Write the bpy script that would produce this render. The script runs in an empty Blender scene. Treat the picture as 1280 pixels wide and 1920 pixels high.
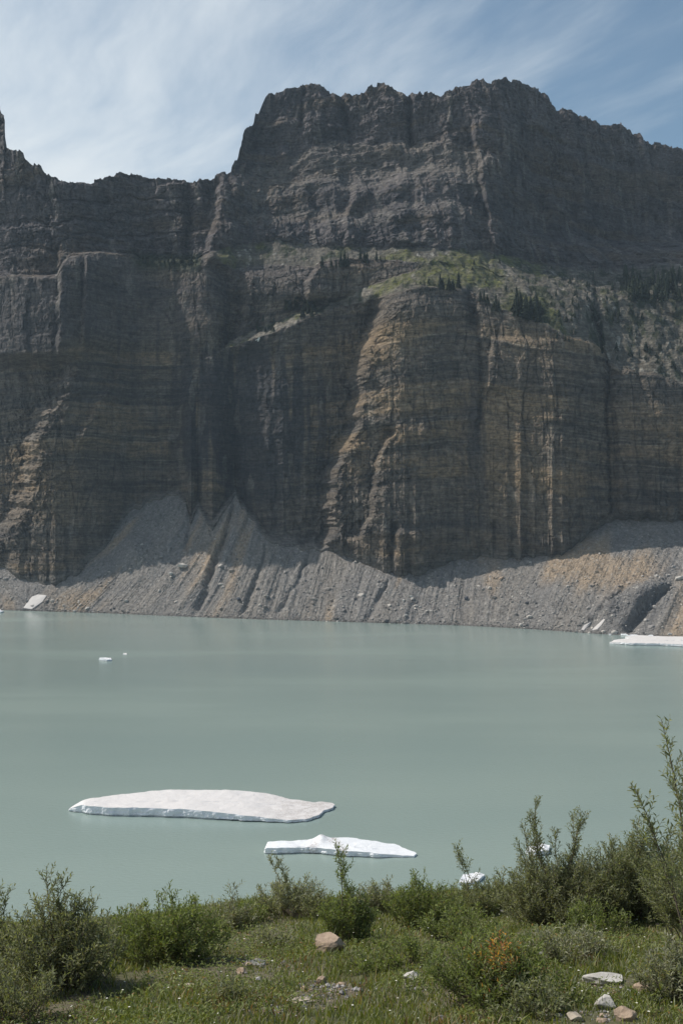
import bpy, math, random
import numpy as np
from mathutils import Vector

SC = bpy.context.scene
COL = SC.collection
F = 2059.0                      # focal length in photograph pixels
CAMZ = 60.0
SUN_AZ = 71.0                   # degrees from straight ahead (+Y) towards the left (-X)
SUN_EL = 50.5

# ------------------------------------------------------------------ camera
cam_d = bpy.data.cameras.new('camera'); cam = bpy.data.objects.new('camera', cam_d); COL.objects.link(cam)
cam.location = (0, 0, CAMZ); cam.rotation_euler = (math.radians(90), 0, 0)
cam_d.sensor_fit = 'VERTICAL'; cam_d.sensor_height = 36.0; cam_d.lens = F/1920*36.0
cam_d.clip_start = 0.1; cam_d.clip_end = 9000
SC.camera = cam

# ------------------------------------------------------------------ node helpers
def new_mat(name):
    m = bpy.data.materials.new(name); m.use_nodes = True
    nt = m.node_tree; nt.nodes.clear()
    return m, nt
def N(nt, typ, **kw):
    n = nt.nodes.new(typ)
    for k, v in kw.items():
        if k.startswith('i_'):
            n.inputs[k[2:].replace('_', ' ')].default_value = v
        else: setattr(n, k, v)
    return n
def L(nt, a, b): nt.links.new(a, b)
def math_n(nt, op, a, b=None, c=None, clamp=False):
    n = nt.nodes.new('ShaderNodeMath'); n.operation = op; n.use_clamp = clamp
    for i, v in enumerate((a, b, c)):
        if v is None: continue
        if isinstance(v, (int, float)): n.inputs[i].default_value = v
        else: nt.links.new(v, n.inputs[i])
    return n.outputs[0]
def ramp(nt, fac, stops):
    r = nt.nodes.new('ShaderNodeValToRGB'); cr = r.color_ramp
    while len(cr.elements) < len(stops): cr.elements.new(0.5)
    for e, (p, c) in zip(cr.elements, stops):
        e.position = p; e.color = (c[0], c[1], c[2], 1) if not isinstance(c, (int, float)) else (c, c, c, 1)
    nt.links.new(fac, r.inputs[0]); return r.outputs[0]
def mixc(nt, fac, a, b, typ='MIX'):
    n = nt.nodes.new('ShaderNodeMix'); n.data_type = 'RGBA'; n.blend_type = typ; n.clamp_factor = True
    for s, v in ((n.inputs[0], fac), (n.inputs[6], a), (n.inputs[7], b)):
        if isinstance(v, (int, float)): s.default_value = v
        elif isinstance(v, tuple): s.default_value = (v[0], v[1], v[2], 1)
        else: nt.links.new(v, s)
    return n.outputs[2]

# ------------------------------------------------------------------ world: sky with cirrus
W = bpy.data.worlds.new('World'); SC.world = W; W.use_nodes = True
nt = W.node_tree; nt.nodes.clear()
sky = N(nt, 'ShaderNodeTexSky', sky_type='NISHITA', sun_disc=False)
sky.sun_elevation = math.radians(SUN_EL); sky.sun_rotation = math.radians(-SUN_AZ)
sky.altitude = 1200; sky.air_density = 1.0; sky.dust_density = 1.6; sky.ozone_density = 0.7
tc = N(nt, 'ShaderNodeTexCoord'); sep = N(nt, 'ShaderNodeSeparateXYZ'); L(nt, tc.outputs['Generated'], sep.inputs[0])
zc = math_n(nt, 'MAXIMUM', sep.outputs[2], 0.03)
px_ = math_n(nt, 'DIVIDE', sep.outputs[0], zc); py_ = math_n(nt, 'DIVIDE', sep.outputs[1], zc)
comb = N(nt, 'ShaderNodeCombineXYZ'); L(nt, px_, comb.inputs[0]); L(nt, py_, comb.inputs[1])
# warp
wn = N(nt, 'ShaderNodeTexNoise', i_Scale=0.8, i_Detail=3.0); L(nt, comb.outputs[0], wn.inputs['Vector'])
wadd = N(nt, 'ShaderNodeVectorMath', operation='MULTIPLY_ADD'); L(nt, wn.outputs['Color'], wadd.inputs[0])
wadd.inputs[1].default_value = (0.35, 0.35, 0); L(nt, comb.outputs[0], wadd.inputs[2])
def streak(rot, sx, sy, scale, det, off=(0, 0, 0)):
    mp = N(nt, 'ShaderNodeMapping', vector_type='TEXTURE'); L(nt, wadd.outputs[0], mp.inputs[0])
    mp.inputs['Rotation'].default_value = (0, 0, math.radians(rot)); mp.inputs['Scale'].default_value = (sx, sy, 1)
    mp.inputs['Location'].default_value = off
    n = N(nt, 'ShaderNodeTexNoise', i_Scale=scale, i_Detail=det, i_Roughness=0.6); L(nt, mp.outputs[0], n.inputs['Vector'])
    return n.outputs['Fac']
s1 = streak(15, 0.5, 2.6, 1.3, 6.0, (0.35, 0.0, 0))
s2 = streak(32, 0.35, 1.8, 1.6, 8.0, (3.1, 1.0, 0))
s3 = streak(0, 1.0, 1.0, 0.9, 5.0, (7.0, 2.0, 0))
# more veil towards the left of the ridge
veil = math_n(nt, 'MULTIPLY_ADD', px_, -0.30, 0.02)
veil = math_n(nt, 'ADD', veil, math_n(nt, 'MULTIPLY', py_, 0.045))
c = math_n(nt, 'ADD', math_n(nt, 'MULTIPLY_ADD', s1, 0.7, .13), math_n(nt, 'MULTIPLY_ADD', s2, .65, -.05))
c = math_n(nt, 'ADD', c, math_n(nt, 'MULTIPLY', s3, 0.4))
c = math_n(nt, 'ADD', c, veil)
cm = N(nt, 'ShaderNodeMapRange', interpolation_type='SMOOTHSTEP'); L(nt, c, cm.inputs[0])
cm.inputs[1].default_value = 0.77; cm.inputs[2].default_value = 1.55; cm.inputs[3].default_value = 0.04; cm.inputs[4].default_value = 0.90
skyt = mixc(nt, 1.0, sky.outputs[0], (.90, 1.03, .97), 'MULTIPLY')
skycol = mixc(nt, cm.outputs[0], skyt, (7.6, 8.1, 8.4))
bg = N(nt, 'ShaderNodeBackground', i_Strength=0.090); L(nt, skycol, bg.inputs[0])
wo = N(nt, 'ShaderNodeOutputWorld'); L(nt, bg.outputs[0], wo.inputs[0])

# ------------------------------------------------------------------ sun
sa, se = math.radians(SUN_AZ), math.radians(SUN_EL)
SUN = Vector((-math.sin(sa)*math.cos(se), math.cos(sa)*math.cos(se), math.sin(se)))
sd = bpy.data.lights.new('sun', 'SUN'); sd.energy = 3.6; sd.angle = math.radians(0.55); sd.color = (1.0, 0.93, 0.85)
so = bpy.data.objects.new('sun', sd); COL.objects.link(so); so.rotation_euler = SUN.to_track_quat('Z', 'Y').to_euler()
so.location = (-300, 300, 600)

SC.view_settings.view_transform = 'Standard'; SC.view_settings.look = 'None'
SC.view_settings.exposure = 0.3; SC.view_settings.gamma = 1.0
SC.cycles.use_denoising = True
SC.cycles.max_bounces = 6; SC.cycles.transparent_max_bounces = 6
SC.cycles.volume_bounces = 0

# ------------------------------------------------------------------ numpy noise
def hsh(ix, iy, seed=0):
    h = (ix.astype(np.int64)*374761393 + iy.astype(np.int64)*668265263 + seed*2147483647 + 1013904223) & 0xFFFFFFFF
    h = ((h ^ (h >> 13))*1274126177) & 0xFFFFFFFF
    h = ((h ^ (h >> 16))*2246822519) & 0xFFFFFFFF
    h = h ^ (h >> 15)
    return (h & 0xFFFFFF).astype(np.float64)/float(0xFFFFFF)
def vn(x, y, seed=0):
    ix = np.floor(x); iy = np.floor(y); fx = x-ix; fy = y-iy
    ux = fx*fx*(3-2*fx); uy = fy*fy*(3-2*fy)
    a = hsh(ix, iy, seed); b = hsh(ix+1, iy, seed); c_ = hsh(ix, iy+1, seed); d = hsh(ix+1, iy+1, seed)
    return (a+(b-a)*ux + (c_-a)*uy + (a-b-c_+d)*ux*uy)*2-1
def fbm(x, y, seed=0, o=4, g=0.5):
    s = 0; a = 1; t = 0
    for i in range(o):
        s = s+a*vn(x*2**i+17.3*i, y*2**i-9.1*i, seed+i); t += a; a *= g
    return s/t
def rdg(x, y, seed=0, o=3, g=0.5):
    s = 0; a = 1; t = 0
    for i in range(o):
        s = s+a*(1-2*np.abs(vn(x*2**i+5.3*i, y*2**i+3.7*i, seed+i))); t += a; a *= g
    return s/t
def worley(x, y, seed=0):
    ix = np.floor(x); iy = np.floor(y)
    f1 = np.full(x.shape, 9.0); f2 = np.full(x.shape, 9.0); cid = np.zeros(x.shape)
    for dx in (-1, 0, 1):
        for dy in (-1, 0, 1):
            cx = ix+dx; cy = iy+dy
            d = np.hypot(cx+hsh(cx, cy, seed)-x, cy+hsh(cx, cy, seed+7)-y)
            near = d < f1
            f2 = np.where(near, f1, np.minimum(f2, d)); cid = np.where(near, hsh(cx, cy, seed+13), cid); f1 = np.where(near, d, f1)
    return f1, f2-f1, cid
def ss(a, b, x):
    t = np.clip((x-a)/(b-a), 0, 1); return t*t*(3-2*t)
def pl(x, pts):
    p = np.array(pts, float); return np.interp(x, p[:, 0], p[:, 1])

# ------------------------------------------------------------------ mesh helpers
def mesh_from(name, verts, faces, mat=None, parent=None, smooth=False, cols=None, loc=None):
    """faces: (n,3) or (n,4) array, or list of such arrays"""
    me = bpy.data.meshes.new(name)
    verts = np.asarray(verts, np.float32)
    fl = faces if isinstance(faces, list) else [faces]
    fl = [np.asarray(f, np.int32) for f in fl if len(f)]
    loops = np.concatenate([f.ravel() for f in fl])
    cnt = np.concatenate([np.full(len(f), f.shape[1], np.int32) for f in fl])
    me.vertices.add(len(verts)); me.vertices.foreach_set('co', verts.ravel())
    me.loops.add(len(loops)); me.loops.foreach_set('vertex_index', loops)
    me.polygons.add(len(cnt))
    st = np.zeros(len(cnt), np.int32); st[1:] = np.cumsum(cnt)[:-1]
    me.polygons.foreach_set('loop_start', st)
    me.update(calc_edges=True)
    me.polygons.foreach_set('use_smooth', np.full(len(cnt), smooth))
    if cols is not None:
        at = me.color_attributes.new('Col', 'FLOAT_COLOR', 'POINT')
        c4 = np.ones((len(verts), 4), np.float32); c4[:, :cols.shape[1]] = cols
        at.data.foreach_set('color', c4.ravel())
    if mat: me.materials.append(mat)
    o = bpy.data.objects.new(name, me); COL.objects.link(o)
    if parent: o.parent = parent
    if loc is not None: o.location = loc
    return o
def tag(o, label=None, cat=None, group=None, kind=None):
    if label: o['label'] = label
    if cat: o['category'] = cat
    if group: o['group'] = group
    if kind: o['kind'] = kind
    return o
def empty(name, loc):
    o = bpy.data.objects.new(name, None); COL.objects.link(o); o.location = loc; o.empty_display_size = 0.2; return o
def gridf(nr, nc, base=0):
    i = np.arange(nr-1)[:, None]*nc+np.arange(nc-1)[None, :]
    return (np.stack([i, i+1, i+nc+1, i+nc], -1).reshape(-1, 4)+base)

# ================================================================== MOUNTAIN
S_ = [(-900,1122),(0,1144),(200,1150),(440,1160),(640,1166),(870,1173),(1000,1180),(1110,1188),(1200,1193),(1280,1197),(2200,1240)]
T_ = [(-900,1010),(-200,1060),(0,1062),(40,1085),(100,1098),(150,1072),(200,1022),(240,962),(290,936),(335,930),(348,946),(358,985),(372,948),(384,975),(398,1000),(420,962),(441,925),(452,955),(470,968),(500,1015),(560,1028),(620,1038),(650,1045),(700,1066),(745,1082),(790,1075),(840,1056),(900,1046),(1000,1048),(1050,1042),(1090,1012),(1130,982),(1160,973),(1280,976),(1500,960),(2200,940)]
R_ = [(-900,700),(0,770),(80,765),(120,730),(150,692),(230,680),(330,690),(400,668),(420,654),(500,630),(560,604),(620,580),(700,563),(760,545),(800,540),(880,548),(940,585),(1000,602),(1060,632),(1130,655),(1145,690),(1200,702),(1280,724),(2200,780)]
B_ = [(-900,697),(0,767),(80,762),(120,726),(150,683),(230,672),(330,688),(400,665),(430,640),(470,618),(520,600),(560,585),(600,572),(650,555),(700,532),(740,520),(780,505),(820,491),(900,502),(1000,540),(1060,556),(1130,566),(1200,575),(1280,590),(2200,600)]
C_ = [(-900,500),(0,524),(108,524),(118,502),(126,488),(170,476),(250,482),(262,494),(370,494),(400,484),(440,508),(500,502),(560,502),(590,506),(600,494),(640,487),(720,488),(760,492),(790,496),(820,489),(900,500),(1000,538),(1060,554),(1130,560),(1200,560),(1280,560),(2200,560)]
E_ = [(-900,490),(0,514),(108,514),(118,490),(130,480),(170,470),(250,476),(262,484),(370,486),(400,470),(450,458),(520,448),(600,460),(680,460),(760,463),(820,465),(900,468),(960,480),(1000,490),(1100,500),(1150,502),(1200,498),(1280,490),(2200,480)]
TOP_ = [(-900,300),(-300,240),(-60,150),(-10,168),(-2,190),(3,198),(6,216),(13,222),(15,278),(30,286),(42,290),(60,306),(80,314),(90,330),(110,337),(138,352),(150,347),(175,345),(200,334),(235,331),(262,333),(290,339),(320,337),(345,336),(352,345),(400,335),(430,326),(440,312),(447,300),(452,280),(456,262),(462,240),(475,234),(479,216),(488,212),(492,200),(498,182),(505,177),(522,178),(545,168),(570,163),(600,162),(615,170),(636,184),(645,181),(660,182),(678,181),(690,170),(700,163),(720,161),(738,167),(762,187),(772,177),(786,176),(792,182),(798,175),(812,175),(826,182),(840,172),(870,163),(880,160),(884,152),(905,149),(915,156),(924,154),(945,151),(970,157),(1000,170),(1024,181),(1032,203),(1060,210),(1095,222),(1100,228),(1130,236),(1172,242),(1196,254),(1200,266),(1225,272),(1250,281),(1280,286),(1400,330),(2200,560)]
U_ = [(-900,420),(0,420),(100,420),(150,410),(350,405),(400,385),(430,350),(450,330),(470,318),(540,302),(620,268),(700,272),(760,267),(860,267),(890,280),(950,300),(1000,330),(1100,355),(1280,385),(2200,600)]
K_TR = [(-900,.2),(0,.14),(300,.14),(420,.12),(600,.14),(650,.20),(760,.17),(900,.15),(1280,.14),(2200,.2)]
K_RB = [(-900,1),(0,.6),(380,.6),(420,1.8),(450,2.3),(640,2.2),(700,1.8),(800,1.5),(900,1.4),(1000,1.2),(1100,.9),(1280,.85),(2200,1)]
K_BC = [(-900,.2),(0,.15),(400,.15),(500,.3),(700,.25),(900,.6),(1280,.8),(2200,1)]
K_CE = [(-900,2),(0,.7),(120,.8),(380,.8),(420,1.2),(500,1.0),(600,1.3),(700,1.7),(860,1.4),(920,2.0),(1000,2.4),(1280,1.9),(2200,1.5)]
K_EU = [(-900,.3),(0,.15),(380,.15),(430,.40),(480,.74),(600,.76),(800,.72),(880,.55),(960,.27),(1280,.25),(2200,.3)]
K_UT = [(-900,.3),(0,.12),(400,.15),(470,.14),(860,.12),(1000,.2),(1280,.3),(2200,.3)]

cols = np.concatenate([np.linspace(-900, -40, 90)[:-1], np.arange(-40, 1320, 1.45), np.linspace(1321, 2200, 90)])
nc = len(cols)
jit = lambda s, a, sc: a*fbm(cols/sc, np.full(nc, s*3.3), 40+s, 4)
lev = [None]*8
lev_py = [pl(cols, S_), pl(cols, T_)+jit(1, 9, 12), pl(cols, R_)+jit(2, 5, 22), pl(cols, B_)+jit(3, 4, 20), pl(cols, C_)+jit(4, 3.5, 16), pl(cols, E_)+jit(5, 5, 18), pl(cols, U_)+jit(6, 7, 30), pl(cols, TOP_)+jit(7, 2.4, 14)]
for i in range(2, 8): lev_py[i] = np.minimum(lev_py[i], lev_py[i-1]-0.6)
ks = [None, None, pl(cols, K_TR), pl(cols, K_RB), pl(cols, K_BC), pl(cols, K_CE), pl(cols, K_EU), pl(cols, K_UT)]
def gs(a, w):
    k = np.exp(-0.5*(np.arange(-3*w, 3*w+1)/w)**2); k /= k.sum()
    return np.convolve(np.pad(a, 3*w, mode='edge'), k, 'valid')
D = [None]*8; Z = [None]*8
D[0] = CAMZ*F/(lev_py[0]-960.0); Z[0] = np.zeros(nc)
tal_slope = pl(cols, [(-900,.7),(0,.74),(200,.80),(430,.85),(560,.68),(640,.60),(900,.60),(1050,.58),(1280,.52),(2200,.5)])
e1 = (960-lev_py[1])/F
D[1] = (CAMZ+tal_slope*D[0])/(tal_slope-e1)
Z[1] = CAMZ+e1*D[1]
for i in range(2, 8):
    e = (960-lev_py[i])/F; k = ks[i]
    D[i] = (k*(CAMZ-Z[i-1])+D[i-1])/(1-k*e)
    D[i] = np.maximum(D[i], D[i-1]+0.01)
    if i >= 2:
        D[i] = gs(D[i], 14)
    Z[i] = CAMZ+e*D[i]
if True:
    for q in (0, 200, 430, 640, 860, 1000, 1280):
        j = np.argmin(abs(cols-q)); print(q, [(int(D[i][j]), int(Z[i][j])) for i in range(8)])
nrow = [0, 120, 290, 60, 70, 60, 150, 100]
rows_py = []; rows_D = []; rows_lv = []
rows_py.append(np.full(nc, 0.)); rows_D.append(D[0]-60); rows_lv.append(np.full(nc, -0.5))      # below water
for i in range(1, 8):
    n = nrow[i]
    for r in range(n):
        t = r/n
        rows_py.append(None); rows_D.append(D[i-1]+(D[i]-D[i-1])*t); rows_lv.append(np.full(nc, i-1+t))
        rows_py[-1] = Z[i-1]+(Z[i]-Z[i-1])*t
rows_py.append(Z[7]); rows_D.append(D[7].copy()); rows_lv.append(np.full(nc, 7.0))
rows_py[0] = np.full(nc, -30.0)
Zg = np.array(rows_py); Dg = np.array(rows_D); LV = np.array(rows_lv)
NR = Zg.shape[0]
CX = np.broadcast_to(cols, Zg.shape)
PY = 960-(Zg-CAMZ)/np.maximum(Dg, 1)*F
Xg = (CX-640)/F*Dg

# ---- large traced relief: metres nearer (-) / farther (+)
rel = np.zeros_like(Zg); flank = np.zeros_like(Zg)
def line_x(pts, py):
    p = np.array(sorted([(b, a) for a, b in pts])); return np.interp(py, p[:, 0], p[:, 1])
def edge(pts, amp, wl, decay, y0, y1, fade=25, rough=4, back=0.0, dl=200):
    """a buttress that stands out to the right of the line, its flank facing left"""
    global rel
    x0 = line_x(pts, PY)+rough*fbm(PY/18, PY*0+amp, 91, 3)*1.5
    s = CX-x0
    w = ss(y0-fade, y0+fade*.2, PY)*(1-ss(y1-fade*.2, y1+fade, PY))
    flank[:] = np.maximum(flank, w*np.exp(-np.maximum(np.abs(s+wl*.4)-wl*.6, 0)/(wl*.9))*min(1, amp/12))
    st = ss(-wl, 0, s)
    rel += amp*w*(back*(1-st)*np.exp(-np.maximum(-s-wl, 0)/dl) - (1-back)*st*np.exp(-np.maximum(s, 0)/decay))
def gully(pts, dep, wid, y0, y1, fade=20, rough=3):
    global rel
    x0 = line_x(pts, PY)+rough*fbm(PY/14, PY*0+dep, 93, 3)*1.5
    s = (CX-x0)/wid
    w = ss(y0-fade, y0+fade*.2, PY)*(1-ss(y1-fade*.2, y1+fade, PY))
    rel += dep*w*np.exp(-s*s)
def bulge(cx, cy, rx, ry, amp):
    global rel
    rel -= amp*np.exp(-((CX-cx)/rx)**2-((PY-cy)/ry)**2)
edge([(155,690),(125,740),(95,800),(80,860),(75,910),(45,960),(0,1020),(-40,1060)], 40, 40, 170, 690, 1090, 30, 12, back=1.0, dl=600)
edge([(240,680),(205,730),(175,790),(150,830)], 9, 18, 60, 690, 820, 20)
edge([(728,590),(700,655),(690,690),(675,790),(655,840),(635,900),(628,960),(632,1040)], 28, 30, 260, 570, 1075, 25, 9, back=.75, dl=150)
edge([(742,808),(715,860),(702,920),(700,960),(680,1010)], 12, 12, 70, 805, 1000, 14, 5, back=.7, dl=50)
edge([(745,990),(738,1030),(736,1075)], 7, 10, 40, 1000, 1080, 12, 2)
edge([(925,640),(918,690),(914,730)], 6, 8, 80, 640, 725, 12, 2)
edge([(165,478),(162,560),(160,640)], 9, 8, 60, 480, 640, 20, 2)
edge([(118,500),(114,600)], 16, 8, 120, 495, 640, 40, 2)
edge([(470,560),(462,620),(440,650)], 14, 22, 60, 520, 650, 20, 4)
edge([(600,500),(582,530),(580,560)], 10, 12, 60, 500, 560, 10, 3)
edge([(418,395),(402,440),(395,470)], 16, 14, 120, 350, 485, 20, 4)
edge([(470,300),(450,340)], 10, 16, 60, 300, 360, 20, 4)
edge([(668,370),(655,400),(652,450)], 7, 12, 50, 360, 450, 15, 4)
edge([(890,250),(905,330),(915,400),(925,470)], 10, 10, 140, 240, 480, 40, 4)
edge([(1135,690),(1150,740),(1160,820)], 5, 8, 120, 680, 960, 20, 3)
gully([(890,560),(893,620),(905,700),(900,780),(885,850)], 4, 5, 560, 800, 30)
gully([(880,560),(886,600)], 8, 9, 545, 610, 15)
gully([(1120,500),(1118,600),(1140,690),(1135,800),(1145,960)], 5, 3, 600, 960, 15, 3)
gully([(1120,500),(1118,600),(1140,700)], 9, 12, 520, 700, 15, 3)
gully([(455,640),(430,720),(470,860)], 8, 80, 660, 960, 60)
gully([(355,345),(357,480)], 12, 9, 350, 485, 15)
gully([(765,180),(768,270)], 10, 5, 170, 270, 15, 2)
gully([(640,185),(655,260)], 8, 7, 180, 260, 15, 2)
gully([(700,600),(712,570),(725,545)], 14, 20, 560, 640, 20)
gully([(1215,560),(1270,600)], 8, 20, 560, 640, 20)
gully([(400,470),(430,560),(440,640)], 10, 18, 490, 640, 25)
gully([(570,170),(566,240)], 5, 4, 165, 240, 10, 2)
gully([(735,1080),(740,1000)], 8, 6, 985, 1085, 10, 2)
gully([(930,860),(928,980)], 3, 4, 980, 1060, 10, 2)
for (gx, a) in ((790, 4), (520, 5), (560, 4), (485, 5), (330, 4), (255, 3), (210, 4), (60, 5), (1200, 4), (1250, 3), (850, 3)):
    gully([(gx, 500), (gx+12*math.sin(gx), 700), (gx+6*math.cos(gx), 1100)], a*.45, 6, 480 if gx < 400 else 600, 1060, 50, 6)
bulge(820, 800, 110, 300, 2); bulge(980, 900, 170, 200, 4); bulge(800, 900, 60, 220, -2); bulge(560, 560, 60, 50, 6); bulge(1220, 850, 60, 160, 5)
bulge(600, 230, 60, 90, 7); bulge(715, 220, 45, 80, 7); bulge(930, 220, 60, 110, 6)
# left-hand upper wall stands back from the main peak
back = (1-ss(385, 450, CX+18*fbm(PY/40, PY*0, 5, 3)))*ss(4.2, 5.2, LV)*26
rel += back
rel += (1-ss(-420, 10, CX))*150*ss(.9, 1.3, LV)
# right-hand upper wall swings away to the right
rel += ss(5.0, 5.4, LV)*np.maximum(CX-900, 0)*0.20*ss(880, 1000, CX)
tal = 1-ss(0.98, 1.02, LV)                 # talus mask
rel *= (1-tal)*ss(1.0, 1.06, LV)+tal*0.0
# stepped terraces on the upper slope: rock steps with rubble ramps between, rising to the right
tw = ss(5.0, 5.04, LV)*(1-ss(5.96, 6.0, LV))*ss(405, 450, CX)*(1-ss(880, 980, CX))
tph = (LV-5)*3.0+.55*fbm(CX/70, LV*1.5, 171, 3)-.0011*(CX-640)
tfr = tph-np.floor(tph); tA = (D[6]-D[5])[None, :]/3.0
rel += tw*tA*(.28+.32*ss(-.4, .4, fbm(CX/45, LV*3, 173, 3)))*(ss(.45, .98, tfr)-tfr)
tramp = tw*ss(.5, .62, tfr)*(1-ss(.9, 1.0, tfr))
tw2 = ss(5.0, 5.04, LV)*(1-ss(6.9, 7.0, LV))*(1-ss(360, 410, CX))
tph2 = (LV-5)*2.0+.4*fbm(CX/60, LV*1.5, 172, 3); tf2 = tph2-np.floor(tph2)
rel += tw2*5.0*(ss(.7, .98, tf2)-tf2*.5)
Dg2 = Dg+rel
Dg2[-1] = Dg2[-1]
# keep direction of sight, so relief only changes distance
Zg = CAMZ+(Zg-CAMZ)*Dg2/np.maximum(Dg, 1); Xg = (CX-640)/F*Dg2
Zg[0] = -30
Yg = Dg2
X, Y, Zz = Xg, Yg, Zg

# ---- world-space rock displacement
dip = np.where(CX < 640, 0.10, 0.10-(np.clip(CX, 640, 1400)-640)/640*0.16)
zw = Zz - 0.15*ss(380, 520, CX)*(1-ss(820, 1000, CX))*(X) + .04*X*ss(900, 1100, CX) + 2.5*fbm(X/60, Zz/50, 3, 3) + 0.7*fbm(X/9, Zz/9, 4, 2)
def layers(zw, P, seed, sharp=0.18):
    q = zw/P; i = np.floor(q); f = q-i
    a = hsh(i, i*0, seed); b = hsh(i+1, i*0, seed)
    return a+(b-a)*ss(1-sharp, 1, f)
lay = layers(zw, 7.3, 11)*1.0+layers(zw, 3.1, 12)*0.65+layers(zw+1.3*vn(X/25, Zz*0, 8), 1.37, 13, .3)*0.38
loC = ss(1.0, 1.05, LV)*(1-ss(3.4, 4.6, LV))       # lower cliff
midB = ss(2.02, 2.12, LV)*(1-ss(2.85, 2.97, LV))   # ramp / bench
topB = ss(4.02, 4.12, LV)*(1-ss(4.85, 4.97, LV))
bench = np.maximum(midB*ss(410, 450, CX), topB*ss(380, 420, CX))
bench = np.maximum(bench, ss(2.02, 2.12, LV)*(1-ss(4.85, 4.97, LV))*ss(770, 820, CX))
upC = ss(4.9, 5.05, LV)
cliff = np.clip(1-tal-bench, 0, 1)*ss(0.99, 1.03, LV)
hx = X + 0.25*Y
rib = rdg(hx/17, Zz/85, 21, 3)*2.2 + rdg(hx/6.5+.02*Zz, Zz/30, 22, 3)*1.1
f1, ed, cid = worley(hx/5.2+0.3*fbm(X/7, Zz/7, 31, 2), zw/7.5, 32)
g1, ged, gid = worley(hx/2.1, zw/2.3, 33)
h1, hed, hid = worley(hx/11+0.7*fbm(X/12, Zz/12, 34, 3), Zz/34+.5*fbm(X/15, Zz/10, 46, 3), 35)
crackl = np.exp(-(ed/0.07)**2)
disp = np.zeros_like(Zz)
v1_, ved, vid = worley(hx/10+.25*fbm(X/9, Zz/25, 36, 3), Zz/62, 37)
w1_, wed, wid_ = worley(hx/3.3+.2*fbm(X/5, Zz/9, 38, 2), Zz/16, 39)
vj = np.exp(-(ved/.045)**2)*ss(-.3, .3, fbm(X/40, Zz/40, 24, 2)); hj = np.exp(-(hed/.06)**2); wj = np.exp(-(wed/.07)**2)
lamp = .35+.65*ss(-.4, .5, fbm(X/26, Zz/9, 25, 3))
disp += loC*cliff*(-(vid-.5)*1.0-(hid-.5)*1.3-(lay*1.05*lamp) - rib*0.33 - (cid-.5)*0.6 - (gid-.5)*0.55 - (wid_-.5)*.7 + crackl*0.5 + vj*.9 + wj*.35 + 1.8*fbm(X/30, Zz/40, 23, 5))
disp += loC*cliff*flank*(2.0*fbm(hx/5, Zz/5, 26, 4)-(gid-.5)*2.2-(cid-.5)*2.4+.9*fbm(hx/1.3, Zz/1.3, 27, 2))
# upper rough towers
upf = np.where(CX < 950, 1-.45*ss(5.0, 5.2, LV)*(1-ss(5.85, 6.0, LV))*ss(430, 500, CX)*(1-ss(860, 940, CX)), 1.0)
r2 = ss(930, 1000, CX)*(rdg(hx/13+.3*fbm(X/15,Zz/15,55,2), Zz/45, 56, 3)*2.2+(hsh(np.floor(hx/6+.5*vn(X/10,Zz/10,57)), np.floor(zw/14), 58)-.5)*3)+rdg(hx/24, Zz/70, 41, 4)*2.6+rdg(hx/9+.4*fbm(X/12, Zz/12, 43, 2), Zz/40, 44, 4, .6)*2.4
udet = .35+.65*ss(-.2, .4, fbm(X/22, Zz/22, 45, 3))
low5 = ss(5.0, 5.1, LV)*(1-ss(5.5, 5.8, LV))*ss(390, 430, CX)*(1-ss(900, 1000, CX))
disp += -low5*(rdg(hx/13+.3*fbm(X/15, Zz/15, 47, 2), Zz/120, 48, 4)*3+2.5*(hsh(np.floor(hx/8+.4*vn(X/10,Zz/10,50)), np.floor(zw/17), 49)-.5))
disp += upC*(1-ss(5.9,6.05,LV))*ss(420,460,CX)*(1-ss(900,960,CX))*(.8*fbm(X/1.6, Zz/1.6, 59, 3)+2.2*fbm((X-1.2*Zz)/9, (X+Zz)/22, 60, 3))
disp += upC*upf*cliff*(-r2 - (0.75-h1)*4.0 - (hid-.5)*1.6 - (cid-.5)*1.9*udet - (gid-.5)*1.4 - (wid_-.5)*1.8*udet - (0.6-f1)*.6 - lay*3.0*lamp + crackl*.35*udet + hj*.5 + wj*.6*udet + 2.5*fbm(X/40, Zz/40, 42, 5))
mid = np.clip(1-loC-upC, 0, 1)*cliff
disp += mid*(-lay*1.0*lamp-(cid-.5)*2.0-rib*0.9-(gid-.5)*1.1-(wid_-.5)*1.2+crackl*.8+wj*.5)
# benches: hummocky blocks (vertical)
dz = bench*(2.2*fbm(X/14, Y/14, 51, 4)+1.5*fbm(X/3.5, Y/3.5, 52, 3)+ (gid-.5)*0.9*ss(-.2, .5, fbm(X/14, Y/14, 53, 3)+0.35*ss(950, 1050, CX)))
dz += bench*ss(940, 1020, CX)*((cid-.5)*2.2 - lay*1.0)
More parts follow.
